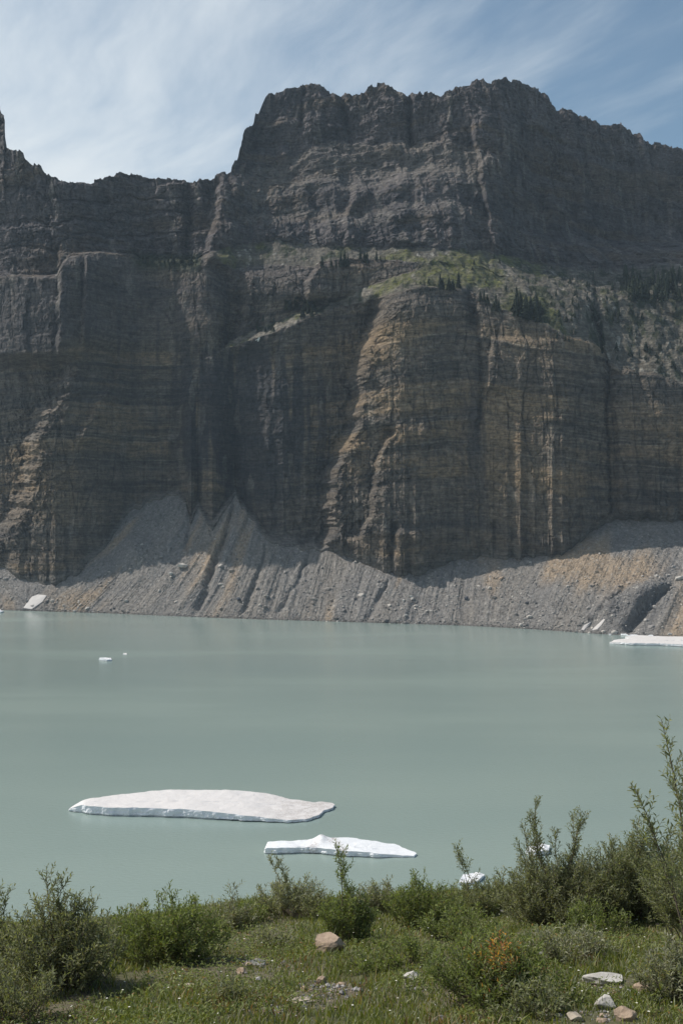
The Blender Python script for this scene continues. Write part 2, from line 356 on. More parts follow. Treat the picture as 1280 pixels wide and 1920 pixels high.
# talus: gullies running down, in normal-ish direction
lean = pl(cols, [(-900,0),(0,-.9),(150,.9),(300,.8),(480,.35),(640,.25),(740,.5),(900,.3),(1000,.7),(1280,1.0),(2200,1)])[None, :]
u = X - lean*Zz*1.0
tg = rdg(u/13+0.2*fbm(X/20, Zz/20, 61, 2), Zz/70, 62, 3, .55)
wt = tal*ss(-0.02, 0.10, LV)*(1-0.6*ss(.9, 1.0, LV))
tamp = pl(cols, [(-900,1),(0,.8),(250,1.0),(340,2.4),(600,1.9),(700,1.6),(900,1.4),(1280,1.6),(2200,1.5)])[None, :]
tz = tg*tamp*.7 + 0.32*rdg(u/3.2, Zz/22, 63, 3) + .22*rdg(u/1.5, Zz/14, 65, 2) + 0.35*fbm(X/3, Zz/3, 64, 3) + (gid-.5)*0.35*ss(0, .3, LV)
def tgul(pts, dep, wid):
    dep *= .62; wid = wid*(.55+.5*ss(pts[0][1], pts[-1][1], PY)); x0 = line_x(pts, PY); return -dep*(1+.5*fbm(PY/8, PY*0+x0.mean(), 72, 2))*np.exp(-((CX-x0+5*fbm(PY/12, PY*0+x0.mean(), 71, 3))/wid)**2)*ss(pts[0][1]-8, pts[0][1]+15, PY)
tz += tgul([(441,928),(425,990),(405,1050),(385,1110),(365,1150)], 5.0, 7)
tz += tgul([(358,985),(345,1030),(330,1060)], 3.5, 8)*(1-ss(1040, 1090, PY))
tz += tgul([(500,1020),(490,1060),(470,1110),(455,1150)], 3.2, 6)
tz += tgul([(735,1085),(715,1110),(690,1160)], 2.2, 6)
tz += tgul([(580,1035),(565,1080),(520,1150)], 2.2, 6)
tz += tgul([(1262,1095),(1225,1130),(1190,1165),(1170,1190)], 6.0, 13)
tz += tgul([(1170,1105),(1120,1150),(1100,1180)], 3.5, 12)
tz += 6.0*np.exp(-((CX-1205+(PY-1120)*.8)/34)**2-((PY-1125)/30)**2)*tal
tz += 3.0*np.exp(-((CX-1140+(PY-1140)*.8)/22)**2-((PY-1140)/20)**2)*tal
tz += 3.5*np.exp(-((CX-255)/20)**2-((PY-1040)/22)**2)*tal
dz = dz+wt*tz
Y2 = Y+disp; Z2 = Zz+dz
Y2 = Y2 - wt*tz*0.5
X2 = X.copy()
# ragged crest
cr = ss(6.0, 7.0, LV)
Z2 += cr*(.9*(hsh(np.floor(X/2.3+.5*vn(X/4, X*0, 75)), X*0, 74)-.5)+2.3*(hsh(np.floor(X/4.6+.5*vn(X/9, X*0, 77)), X*0, 78)-.5)*2*np.abs(vn(X/30, X*0, 76))+.8*fbm(X/1.5, Zz/3, 79, 3))
# ---- rear side (beyond the crest), so the mass is closed from other positions
nb = 14
bx, by, bz = [], [], []
for r in range(1, nb+1):
    t = r/nb
    by.append(Y2[-1]+t*t*420+r*3); bz.append(Z2[-1]-t*t*330-t*60+8*fbm(X2[-1]/30, X2[-1]*0+r, 88, 3)*min(1, r/3)-6*min(1, r)); bx.append(X2[-1]*(1+0.05*t))
X2 = np.vstack([X2, bx]); Y2 = np.vstack([Y2, by]); Z2 = np.vstack([Z2, bz])

# ---- albedo colours (surface's own colour, with some sun and shade put in)
def blend(a, b, m):
    return a+(np.asarray(b)-a)*m[..., None]
zl = zw
l0 = layers(zl, 19.0, 110, .3); l1 = layers(zl, 7.3, 111, .35); l2 = layers(zl, 2.6, 112, .4); l3 = layers(zl, 0.95, 113, .4)
colA = np.zeros(Zz.shape+(3,)); colA[:] = (.205, .172, .138)
colA = blend(colA, (.100, .092, .083), ss(.40, .72, l2*.5+l1*.25+l3*.35+.12*fbm(X/20, Zz/3, 119, 3))*.9)
colA = blend(colA, (.33, .245, .155), ss(.50, .85, l0*.45+l1*.25+(1-l2)*.25+fbm(X/30, Zz/20, 114, 3)*.45)*.8)
colA = blend(colA, (.33, .29, .235), ss(.82, .95, l3)*(.55))
# ochre patches
och = lambda cx, cy, rx, ry: np.exp(-((CX-cx)/rx)**2-((PY-cy)/ry)**2)
oc = och(940,870,90,110)+och(720,640,60,60)+och(640,680,70,60)*.7+och(1180,790,90,70)*.5+och(120,960,90,90)*.8+och(720,1030,80,50)*.8+och(960,1010,150,40)*.6+och(330,620,100,40)*.5+och(1010,680,90,60)*.5
colA = blend(colA, (.31, .225, .135), np.clip(oc*.7*(.5+.5*fbm(X/8, Zz/4, 115, 3)+.2), 0, .8))
# dark vertical water stains; the recess's shade is also put into the colour
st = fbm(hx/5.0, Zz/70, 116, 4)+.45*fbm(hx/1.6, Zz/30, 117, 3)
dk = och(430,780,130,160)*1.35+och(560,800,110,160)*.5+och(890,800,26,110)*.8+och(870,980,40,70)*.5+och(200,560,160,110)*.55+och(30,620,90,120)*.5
colA = blend(colA, (.120, .115, .112), ss(.5, .9, (1-l0)*.6+.3*l1)*.6)
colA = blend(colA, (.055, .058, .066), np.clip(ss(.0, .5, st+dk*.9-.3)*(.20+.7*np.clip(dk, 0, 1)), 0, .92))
colA = blend(colA, (.045, .042, .040), np.clip(vj*.4+crackl*.2+wj*.2, 0, .8))
colA = blend(colA, (.28, .255, .22), ss(.35, .6, fbm(hx/2.4, Zz/26, 118, 3)-.1)*.2)
# upper rock: purple grey blocks
colU = np.zeros_like(colA); colU[:] = (.158, .138, .132)
colU = blend(colU, (.095, .088, .090), ss(-.2, .5, fbm(hx/14, Zz/30, 121, 4)))
colU = blend(colU, (.225, .195, .180), (hid*.35+cid*.45)*ss(-.3, .5, fbm(X/20, Zz/12, 122, 3)))
colU = blend(colU, (.17, .135, .105), ss(.1, .6, fbm(X/50, zw/7, 123, 3)+.3*och(1200, 380, 200, 80)))
colU = blend(colU, (.215, .185, .150), ss(5.45, 5.8, LV)*(1-ss(5.95, 6.02, LV))*ss(440, 500, CX)*(1-ss(880, 960, CX))*(.55+.4*fbm(X/8, Zz/4, 124, 3)))  # tan-brown band under the top cliff, its sunlit tone painted into the colour
colU = blend(colU, (.045, .043, .045), np.clip(crackl*.3*udet+hj*.15+wj*.3*udet, 0, .85))
colU = blend(colU, (.25, .222, .185), tramp*(.32+.5*fbm(X/4, Zz/3, 125, 3)))
mu = ss(3.2, 4.4, LV)*ss(380, 420, CX)+ss(4.5, 5.0, LV)*(1-ss(380, 420, CX)) + ss(3.0, 3.6, LV)*.6*(1-ss(380, 420, CX))
mu = np.clip(mu, 0, 1); colA = colA*.84; colU = colU*np.array((.78, .80, .84))
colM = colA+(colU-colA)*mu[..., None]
# ramp / bench debris
deb = np.zeros_like(colA); deb[:] = (.175, .160, .130)
deb = blend(deb, (.33, .30, .25), ss(1.95,2.05,LV)*(1-ss(2.9,3.0,LV))*(1-ss(700,760,CX))*.75)  # slanting ramp's debris coloured paler to carry its sunlit look
deb = blend(deb, (.085, .080, .066), np.clip(gid*.8+.3*fbm(X/5, Y/5, 133, 3), 0, 1))
deb = blend(deb, (.40, .38, .33), ss(.93, 1, gid)*.8)
colM = colM+(deb-colM)*(bench*.9)[..., None]
colM = blend(colM, (.30, .27, .23), ss(.9,1,wid_)*.35*ss(1.1,1.2,LV))
gr = bench*np.clip(ss(-.12, .22, fbm(X/13, Y/22, 131, 4)+.75*(och(800,500,130,26)+och(860,525,60,30)+och(930,482,70,16)+och(730,528,50,14)+och(1010,575,60,20))+.25*och(560,590,60,40)-.22-.25*ss(1000,1120,CX)), 0, 1)
shr = bench*ss(.05, .4, 1.25*fbm(X/4, Y/6, 132, 4)+.5*och(1210,560,110,50)+.35*och(540,575,60,40)+.3*och(980,570,60,40)-.15)
colM = blend(colM, (.120, .128, .030), gr*(.62+.35*gid)*(.75+.5*fbm(X/3, Y/3, 134, 2)))
colM = blend(colM, (.035, .045, .022), shr*.85)
shl = ss(3.85, 4.0, LV)*(1-ss(5.0, 5.15, LV))*ss(235, 265, CX)*(1-ss(372, 385, CX))
colM = blend(colM, (.035, .045, .022), shl*.9)
colM *= (1+.16*fbm(X/1.2, Zz/1.2, 141, 2)+.1*fbm(X/6, Zz/6, 142, 2))[..., None]
# talus
colT = np.zeros_like(colA); colT[:] = (.235, .218, .198)
colT = blend(colT, (.200, .196, .192), ss(-.2, .4, fbm(u/11, Zz/40, 151, 4)+.2)*.6)
tanm = ss(-.1, .5, fbm(u/12, Zz/40, 152, 4)+.9*och(1150,1070,170,50)+.4*och(930,1110,60,40)+.35*och(120,1120,80,30)-.25)
colT = blend(colT, (.345, .27, .195), tanm*.95)
colT = blend(colT, (.125, .122, .122), np.clip(.8*(och(1205,1140,30,26)+och(1145,1145,22,18)), 0, .7))
colT = blend(colT, (.36, .34, .31), ss(.86, 1, hsh(np.floor(X/1.0), np.floor(Zz/.8), 153))*.6)
colT = blend(colT, (.12, .11, .10), ss(.88, 1, hsh(np.floor(X/1.3+.5), np.floor(Zz/.9), 154))*.6)
dust = ss(1.0, 1.005, LV)*(1-ss(1.01, 1.07+.05*fbm(X/6, X*0, 156, 3), LV))
colM = blend(colM, (.19, .178, .162), dust*.8)
colT *= .97*(1+.14*fbm(X/1.5, Zz/1.5, 155, 2))[..., None]
wet = 1-ss(0, 1.4, Zz)
colT = blend(colT, (.09, .085, .08), wet*.7*tal)
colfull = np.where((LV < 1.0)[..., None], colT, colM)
cb = np.repeat(colfull[-1:], nb, 0)
colfull = np.vstack([colfull, cb])
P = np.stack([X2, Y2, Z2], -1)
NRT = P.shape[0]
split = int(np.sum(np.arange(NR) < (1+nrow[1])))      # first cliff row index
print('rows', NRT, 'cols', nc, 'verts', NRT*nc)

# rock material
def rock_mat(name, b1, b2, rough=0.92, fine=0.5, sc=1.0, strat=.45):
    m, nt = new_mat(name)
    at = N(nt, 'ShaderNodeAttribute', attribute_name='Col')
    tc = N(nt, 'ShaderNodeTexCoord')
    n1 = N(nt, 'ShaderNodeTexNoise', i_Scale=.34*sc, i_Detail=9.0, i_Roughness=.74); L(nt, tc.outputs['Object'], n1.inputs['Vector'])
    mpz = N(nt, 'ShaderNodeMapping'); L(nt, tc.outputs['Object'], mpz.inputs[0]); mpz.inputs['Scale'].default_value = (.10, .10, .95)
    nz = N(nt, 'ShaderNodeTexNoise', i_Scale=1.0*sc, i_Detail=5.0, i_Roughness=.7, i_Distortion=.4); L(nt, mpz.outputs[0], nz.inputs['Vector'])
    v1 = N(nt, 'ShaderNodeTexVoronoi', i_Scale=.45*sc); L(nt, tc.outputs['Object'], v1.inputs['Vector'])
    k = ramp(nt, n1.outputs['Fac'], [(.30, 1-fine), (.70, 1+fine)])
    k2 = ramp(nt, nz.outputs['Fac'], [(.32, 1-strat), (.68, 1+strat)])
    colr = mixc(nt, 1.0, mixc(nt, 1.0, at.outputs['Color'], k, 'MULTIPLY'), k2, 'MULTIPLY')
    h = math_n(nt, 'ADD', math_n(nt, 'MULTIPLY', n1.outputs['Fac'], b1), math_n(nt, 'MULTIPLY', v1.outputs['Distance'], b2))
    h = math_n(nt, 'ADD', h, math_n(nt, 'MULTIPLY', nz.outputs['Fac'], b1*strat))
    bp = N(nt, 'ShaderNodeBump', i_Strength=1.0, i_Distance=1.0); L(nt, h, bp.inputs['Height'])
    p = N(nt, 'ShaderNodeBsdfPrincipled', i_Roughness=rough); p.inputs['Specular IOR Level'].default_value = .2
    L(nt, colr, p.inputs['Base Color']); L(nt, bp.outputs[0], p.inputs['Normal'])
    o = N(nt, 'ShaderNodeOutputMaterial'); L(nt, p.outputs[0], o.inputs[0])
    return m
M_rock = rock_mat('cliff_rock', 2.6, .6, fine=.5)
M_scree = rock_mat('scree', 1.3, .5, fine=.45, sc=1.8, strat=.08)
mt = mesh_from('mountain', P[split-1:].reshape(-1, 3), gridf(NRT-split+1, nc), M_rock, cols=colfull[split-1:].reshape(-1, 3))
tag(mt, 'steep banded rock cliff and ragged ridge rising beyond the lake', 'mountain', kind='structure')
tcol = colfull[:split].copy()
sl = mesh_from('scree_slope', P[:split].reshape(-1, 3), gridf(split, nc), M_scree, cols=tcol.reshape(-1, 3))
tag(sl, 'grey scree slope fanning from the cliff foot to the far shore', 'scree slope', kind='structure')

# lookup: photo direction -> point of the mountain face
PPX = 640+X2[:NR]/Y2[:NR]*F; PPY = 960-(Z2[:NR]-CAMZ)/Y2[:NR]*F
def on_mountain(px, py, tol=5.0):
    j0 = int(np.searchsorted(cols, px)); a, b = max(0, j0-14), min(nc, j0+14)
    d = np.hypot(PPX[5:, a:b]-px, PPY[5:, a:b]-py); dd = Y2[5:NR, a:b]
    k = np.where(d < tol, dd, 1e9)
    if k.min() > 1e8: k = d
    i = np.unravel_index(np.argmin(k), k.shape)
    return Vector((X2[i[0]+5, i[1]+a], Y2[i[0]+5, i[1]+a], Z2[i[0]+5, i[1]+a]))

# ================================================================== WATER
m, nt = new_mat('glacial_water')
tc = N(nt, 'ShaderNodeTexCoord')
mp = N(nt, 'ShaderNodeMapping'); L(nt, tc.outputs['Object'], mp.inputs[0]); mp.inputs['Scale'].default_value = (.9, 1.3, 1)
n1 = N(nt, 'ShaderNodeTexNoise', i_Scale=1.1, i_Detail=5.0, i_Roughness=.6); L(nt, mp.outputs[0], n1.inputs['Vector'])
mp2 = N(nt, 'ShaderNodeMapping'); L(nt, tc.outputs['Object'], mp2.inputs[0]); mp2.inputs['Scale'].default_value = (.006, .02, 1)
n2 = N(nt, 'ShaderNodeTexNoise', i_Scale=1.0, i_Detail=4.0); L(nt, mp2.outputs[0], n2.inputs['Vector'])
wc = ramp(nt, n2.outputs['Fac'], [(.3, (.230, .298, .277)), (.7, (.258, .324, .294))])
bp = N(nt, 'ShaderNodeBump', i_Strength=.6, i_Distance=.11); L(nt, n1.outputs['Fac'], bp.inputs['Height'])
p = N(nt, 'ShaderNodeBsdfPrincipled', i_IOR=1.33); L(nt, wc, p.inputs['Base Color']); L(nt, bp.outputs[0], p.inputs['Normal'])
rr = ramp(nt, n2.outputs['Fac'], [(.35, .06), (.65, .20)]); L(nt, rr, p.inputs['Roughness'])
o = N(nt, 'ShaderNodeOutputMaterial'); L(nt, p.outputs[0], o.inputs[0])
M_water = m
wv = np.array([(-2600, -600, 0), (2600, -600, 0), (2600, 2600, 0), (-2600, 2600, 0)], float)
water = mesh_from('water', wv, np.array([[0, 1, 2, 3]]), M_water)
tag(water, 'milky turquoise glacial lake water', 'lake', kind='structure')

# ================================================================== NEAR GROUND
def zg(x, y):
    x = np.asarray(x, float); y = np.asarray(y, float)
    yb = np.clip(13.8+0.42*x, 11.5, 18)
    z = 57.90-0.204*y
    over = np.maximum(y-yb, 0)
    z = z-over*0.42*(1-np.exp(-over/2.0))+0.006*x
    z = z+.10*fbm(x/1.1, y/1.2, 201, 3)+.16*fbm(x/4.5, y/4.5, 202, 2)
    z = np.where(y > 30, z+np.minimum((y-30)/20, 1)*2.2*fbm(x/18, y/18, 203, 4), z)
    far = np.maximum(np.abs(x)-30, 0)
    return z
xs = np.unique(np.concatenate([-np.geomspace(9, 700, 40)[::-1], np.arange(-9, 9.01, .1), np.geomspace(9, 700, 40)]))
ys = np.unique(np.concatenate([np.linspace(-600, 0, 20), np.arange(0, 6, .5), np.arange(6, 22, .1), np.linspace(22, 160, 90)]))
GX, GY = np.meshgrid(xs, ys)
GZ = zg(GX, GY)
GZ = np.where(GY < 0, zg(GX, 0*GY)-0.02*GY, GZ)
gcol = np.zeros(GX.shape+(3,)); gcol[:] = (.085, .085, .035)
gcol = blend(gcol, (.14, .12, .08), ss(-.1, .5, fbm(GX/.8, GY/.8, 211, 4)))
gcol = blend(gcol, (.24, .225, .20), ss(24, 32, GY))
m, nt = new_mat('soil')
at = N(nt, 'ShaderNodeAttribute', attribute_name='Col'); tc = N(nt, 'ShaderNodeTexCoord')
n1 = N(nt, 'ShaderNodeTexNoise', i_Scale=14.0, i_Detail=7.0, i_Roughness=.7); L(nt, tc.outputs['Object'], n1.inputs['Vector'])
k = ramp(nt, n1.outputs['Fac'], [(.3, .55), (.75, 1.5)])
cc = mixc(nt, 1.0, at.outputs['Color'], k, 'MULTIPLY')
bp = N(nt, 'ShaderNodeBump', i_Strength=.9, i_Distance=.03); L(nt, n1.outputs['Fac'], bp.inputs['Height'])
p = N(nt, 'ShaderNodeBsdfPrincipled', i_Roughness=.95); L(nt, cc, p.inputs['Base Color']); L(nt, bp.outputs[0], p.inputs['Normal'])
o = N(nt, 'ShaderNodeOutputMaterial'); L(nt, p.outputs[0], o.inputs[0])
ground = mesh_from('ground', np.stack([GX, GY, GZ], -1).reshape(-1, 3), gridf(len(ys), len(xs)), m, smooth=True, cols=gcol.reshape(-1, 3))
tag(ground, 'soil of the near bank dropping to the lake', 'ground', kind='structure')
def hit(px, py):
    """point of the near ground seen in that direction"""
    dx, dzz = (px-640)/F, -(py-960)/F
    y = np.linspace(5, 24, 1900)
    below = (CAMZ+dzz*y) <= zg(dx*y, y)
    i = int(np.argmax(below)) if below.any() else 900
    y0 = y[i]; return Vector((dx*y0, y0, float(zg(dx*y0, y0))))

# ================================================================== ICE
def ice_mat(name, dirt, dcol=(.50, .45, .40), base=(.80, .81, .82)):
    m, nt = new_mat(name)
    tc = N(nt, 'ShaderNodeTexCoord'); ge = N(nt, 'ShaderNodeNewGeometry'); sp = N(nt, 'ShaderNodeSeparateXYZ'); L(nt, ge.outputs['True Normal'], sp.inputs[0])
    n1 = N(nt, 'ShaderNodeTexNoise', i_Scale=.55, i_Detail=8.0, i_Roughness=.7); L(nt, tc.outputs['Object'], n1.inputs['Vector'])
    n2 = N(nt, 'ShaderNodeTexNoise', i_Scale=5.0, i_Detail=4.0, i_Roughness=.7); L(nt, tc.outputs['Object'], n2.inputs['Vector'])
    at = N(nt, 'ShaderNodeAttribute', attribute_name='Col')
    up = math_n(nt, 'SMOOTH_MIN', math_n(nt, 'MAXIMUM', math_n(nt, 'MULTIPLY_ADD', sp.outputs[2], 2.0, -1.0), 0), 1, .1)
    f = math_n(nt, 'MULTIPLY', up, dirt)
    f = math_n(nt, 'MULTIPLY', f, ramp(nt, n2.outputs['Fac'], [(.3, .5), (.7, 1.0)]))
    c1 = mixc(nt, f, base, tuple(min(q_, w_) for q_, w_ in zip((.62, .575, .54), [b__*.85 for b__ in base])))
    spk = math_n(nt, 'MULTIPLY', ramp(nt, n1.outputs['Fac'], [(.42, 0), (.55, 1)]), at.outputs['Fac'])
    spk = math_n(nt, 'MULTIPLY', spk, ramp(nt, n2.outputs['Fac'], [(.42, 0), (.58, 1)]))
    c2 = mixc(nt, spk, c1, dcol)
    bp = N(nt, 'ShaderNodeBump', i_Strength=.7, i_Distance=.14); L(nt, n2.outputs['Fac'], bp.inputs['Height'])
    p = N(nt, 'ShaderNodeBsdfPrincipled', i_Roughness=.6); L(nt, c2, p.inputs['Base Color']); L(nt, bp.outputs[0], p.inputs['Normal'])
    p.inputs['Subsurface Weight'].default_value = .0
    o = N(nt, 'ShaderNodeOutputMaterial'); L(nt, p.outputs[0], o.inputs[0])
    return m
M_icebig = ice_mat('ice_dusty', .95, (.30, .26, .235), base=(.80, .83, .87)); M_icewhite = ice_mat('ice_white', .15, (.36, .30, .28), base=(.80, .83, .86)); M_snow = ice_mat('old_snow', .8); M_dirtysnow = ice_mat('dirty_snow', .9, base=(.52, .50, .48))
def wp(px, py):
    y = CAMZ*F/(py-960.0); return np.array([(px-640)/F*y, y])
def floe(name, outline, hfun, mat, seed=0, n=360, nring=14, flute=.25, med=.85, dirtf=None, z0=0.0, under=None):
    pts = np.array([wp(*q) for q in outline]); pts = np.vstack([pts, pts[:1]])
    seg = np.hypot(*np.diff(pts, axis=0).T); s = np.concatenate([[0], np.cumsum(seg)])
    t = np.linspace(0, s[-1], n, endpoint=False)
    ring = np.stack([np.interp(t, s, pts[:, 0]), np.interp(t, s, pts[:, 1])], -1)
    c = ring.mean(0)
    size = s[-1]/2
    nv = ring-c; L_ = np.hypot(*nv.T)[:, None]
    tang = np.roll(ring, -1, 0)-np.roll(ring, 1, 0); tang /= np.maximum(np.hypot(*tang.T), 1e-6)[:, None]
    outn = np.stack([tang[:, 1], -tang[:, 0]], -1)
    sg = np.sign((outn*nv).sum(1).mean()); outn *= sg
    jag = flute*fbm(t/1.6, t*0, 301+seed, 4); jag = jag*np.minimum(1, 1)
    ring = ring+outn*(jag*.9)[:, None]
    lo, hi = ring.min(0), ring.max(0)
    def UV(p): return (p[:, 0]-lo[0])/(hi[0]-lo[0]), (p[:, 1]-lo[1])/(hi[1]-lo[1])
    V = []; C = []
    def add(p, z, dd=None):
        V.append(np.column_stack([p, z])); uu, vv = UV(p); dv = dirtf(uu, vv) if dirtf else np.zeros(n); C.append(np.column_stack([dv, dv, dv]))
    uu, vv = UV(ring); h = hfun(uu, vv)
    und = under(uu, vv)[:, None] if under else 0.0
    add(ring-outn*(.35*np.minimum(1, h)[:, None]+und), np.full(n, z0-0.6))
    add(ring-outn*(.25*np.minimum(1, h)[:, None]+und), np.full(n, z0+0.02))
    for q in (.2, .4, .6, .8):
        add(ring+outn*(flute*.8*fbm(t/.9, t*0+q*3, 310+seed, 3)*np.minimum(1, h)-.10*(q-.4))[:, None], z0+h*q)
    add(ring-outn*.06, z0+h)
    med_c = np.array([c[0]+(ring[:, 0]-c[0])*med, np.full(n, c[1])]).T
    midy = np.interp(ring[:, 0], [lo[0], hi[0]], [pts[np.argmin(pts[:, 0]), 1], pts[np.argmax(pts[:, 0]), 1]])
    med_c[:, 1] = .5*midy+.5*c[1]
    for r in range(1, nring+1):
        f = (r/nring)**1.5
        if r == 1: f = .012
        p_ = ring*(1-f)+med_c*f
        uu, vv = UV(p_)
        add(p_, z0+hfun(uu, vv)+min(1, r/3)*(.11*fbm(p_[:, 0]/1.6, p_[:, 1]/1.6, 320+seed, 4)+.16*fbm(p_[:, 0]/5, p_[:, 1]/5, 321+seed, 2))*np.minimum(hfun(uu, vv), 1.0)+.03)
    V = np.vstack(V); C = np.vstack(C); nr = len(V)//n
    i = np.arange(nr-1)[:, None]*n; j = np.arange(n)[None, :]; j2 = (j+1) % n
    fc = np.stack([i+j, i+j2, i+n+j2, i+n+j], -1).reshape(-1, 4)
    cen = np.array([V[:, 0].mean(), V[:, 1].mean(), 0]); V[:, :2] -= cen[:2]
    # close the seam along the middle with one cap face strip
    last = (nr-1)*n; half = n//2
    k = np.arange(half-1); cap = np.stack([last+k, last+k+1, last+(n-2-k), last+(n-1-k)], -1)
    k0 = int(np.argmin(V[last:, 0])); cap = last+((cap-last)+k0) % n
    return mesh_from(name, V, [fc, cap], mat, smooth=False, cols=C, loc=tuple(cen))
g = lambda x, a, b: np.exp(-((x-a)/b)**2)
big = floe('ice_floe', [(131,1521),(160,1526),(200,1530),(260,1531),(330,1533),(400,1537),(450,1540),(500,1542),(540,1544),(575,1541),(598,1533),(606,1524),(618,1522),(628,1514),(622,1510),(604,1508),(590,1509),(570,1506),(545,1504),(520,1499),(495,1497),(470,1496),(400,1496),(340,1496),(285,1498),(250,1503),(215,1506),(185,1510),(150,1514),(134,1518)],
    lambda u, v: .10+1.55*(1-.75*ss(.45, .93, u))*ss(-.03, .07, u)+.15*g(u, .62, .25)*v+.10*fbm(u*9, v*3, 361, 3), M_icebig, 1, flute=.42, under=lambda u, v: 1.3*ss(.5, .8, u), dirtf=lambda u, v: ss(.60, .95, u)*.9)
tag(big, 'largest ice floe, long and dusty cream with a pale blue front edge', 'ice floe')
sec = floe('ice_floe', [(497,1601),(520,1602),(560,1600),(600,1602),(640,1606),(655,1607),(690,1607),(700,1609),(740,1608),(776,1608),(779,1604),(768,1598),(740,1588),(700,1586),(650,1582),(620,1584),(600,1584),(570,1586),(540,1588),(500,1590)],
    lambda u, v: .95*ss(-.02,.02,u)*(1-.75*ss(.55, 1.0, u))+.10*v+.10*fbm(u*12, v*4, 362, 3)+.55*g(u, .37, .035)*ss(.35, .9, v)+.25*g(u, .40, .10)*ss(.3, .8, v)+.05, M_icewhite, 2, flute=.34,
    dirtf=lambda u, v: np.clip(g(u-.08*v, .29, .035)+g(u+.10*v, .53, .035)+.6*g(u, .42, .04)*v, 0, 1))
tag(sec, 'small bright white ice floe with a peaked top, nearest the bushes', 'ice floe')
ff = floe('ice_floe', [(1142,1207),(1180,1210),(1240,1211),(1300,1214),(1380,1217),(1420,1212),(1400,1204),(1300,1199),(1240,1198),(1190,1196),(1172,1198),(1180,1202),(1150,1204)],
    lambda u, v: .5+.5*ss(0, .1, u)+.3*v, M_snow, 3, flute=.5, n=260, dirtf=lambda u, v: .2+0*u)
tag(ff, 'broad flat pale floe by the far shore at the right edge', 'ice floe')
small = [
 ([(186,1238),(200,1240),(210,1239),(208,1236),(196,1235),(188,1236)], .9, 'small lumpy ice fragment drifting in the middle of the lake', M_icewhite),
 ([(231,1227),(238,1228),(238,1226),(232,1226)], .5, 'tiny pale ice chip beyond the small lumpy fragment', M_snow),
 ([(905,1172),(918,1174),(930,1173.5),(928,1171.2),(915,1170.6)], 1.6, 'left of two low ice slabs touching the far shore', M_snow),
 ([(932,1174),(946,1174.5),(945,1171.8),(938,1171.2)], 1.3, 'right of two low ice slabs touching the far shore', M_snow),
 ([(1132,1189),(1145,1190),(1144,1188.4),(1134,1188)], .6, 'flat ice chip left of the broad pale floe', M_icewhite),
 ([(1163,1191),(1176,1192.5),(1174,1190),(1166,1189.8)], .9, 'ice chunk behind the pointed end of the broad pale floe', M_icewhite),
 ([(1176,1193.5),(1203,1195.5),(1200,1193),(1182,1192)], 1.0, 'long ice strip between the shore and the broad pale floe', M_icewhite),
 ([(1213,1195),(1224,1196.5),(1222,1194.5),(1216,1194)], 1.9, 'knobby upright ice chunk behind the broad pale floe', M_icewhite),
 ([(-20,1148),(2,1149.5),(8,1148),(0,1146),(-14,1146)], 1.4, 'ice scrap on the far shore at the left edge', M_icewhite),
 ([(985,1602),(1002,1606),(1028,1602),(1030,1590),(1010,1586),(992,1592)], .9, 'white ice chunk glimpsed through the tall bush twigs', M_icewhite),
 ([(860,1660),(885,1660),(902,1652),(908,1643),(890,1640),(868,1645)], .7, 'low white ice slab peeping over the bank bushes', M_icewhite),
 ([(1030,1662),(1052,1660),(1050,1650),(1034,1650)], .5, 'pale ice scrap behind the big right bush', M_icewhite),
]
for i, (ol, hh, lb, mm) in enumerate(small):
    o = floe('ice_fragment', ol, (lambda h: (lambda u, v: h*(.45+.55*np.abs(fbm(u*2.7+h, v*2+h*3, 350, 2)))))(hh), mm, 10+i, n=90, nring=7, flute=.15, dirtf=lambda u, v: 0*u+.2)
    tag(o, lb, 'ice', 'small ice fragments on the lake')

# snow banks resting on the scree
def patch(name, outline, lift, mat, label, n=12):
    P3 = [on_mountain(a, b, 1.2) for a, b in outline]; lift *= .35; c = sum(P3, Vector())/len(P3)
    m_ = len(P3); V = []; fs = []
    for r, f in enumerate((1.0, .97, .7, .35)):
        for p_ in P3:
            q = c+(p_-c)*f; q = q+Vector((0, -lift*(0, .8, 1, 1.1)[r], lift*(-.8, .7, 1, 1.1)[r])); V.append(q-c)
    V.append(Vector((0, -lift, lift*1.1)))
    V = np.array(V)
    for r in range(3):
        for j in range(m_): fs.append((r*m_+j, r*m_+(j+1) % m_, (r+1)*m_+(j+1) % m_, (r+1)*m_+j))
    tri = [(3*m_+j, 3*m_+(j+1) % m_, 4*m_) for j in range(m_)]
    o = mesh_from(name, V, [np.array(fs), np.array(tri)], mat, cols=np.full((len(V), 3), .3), loc=tuple(c))
    return tag(o, label, 'snow', 'snow left along the far shore')
patch('snow_patch', [(44,1140),(60,1142),(80,1128),(88,1116),(72,1114),(62,1118),(52,1128)], .9, M_dirtysnow, 'pale snow patch on the far shore at the foot of the left scree')
patch('snow_patch', [(1088,1182),(1094,1183),(1104,1172),(1107,1166),(1094,1171)], .7, M_dirtysnow, 'slanting snow strip on the shore left of the broad pale floe')
patch('snow_patch', [(1109,1185),(1118,1184),(1126,1174),(1134,1162),(1130,1161),(1118,1172),(1110,1179)], .7, M_dirtysnow, 'crooked snow streak in the rubble chute above the shore')
patch('snow_patch', [(478,638),(484,640),(488,634),(483,632)], .5, M_icewhite, 'bright snow remnant on the dark ledge high on the cliff')

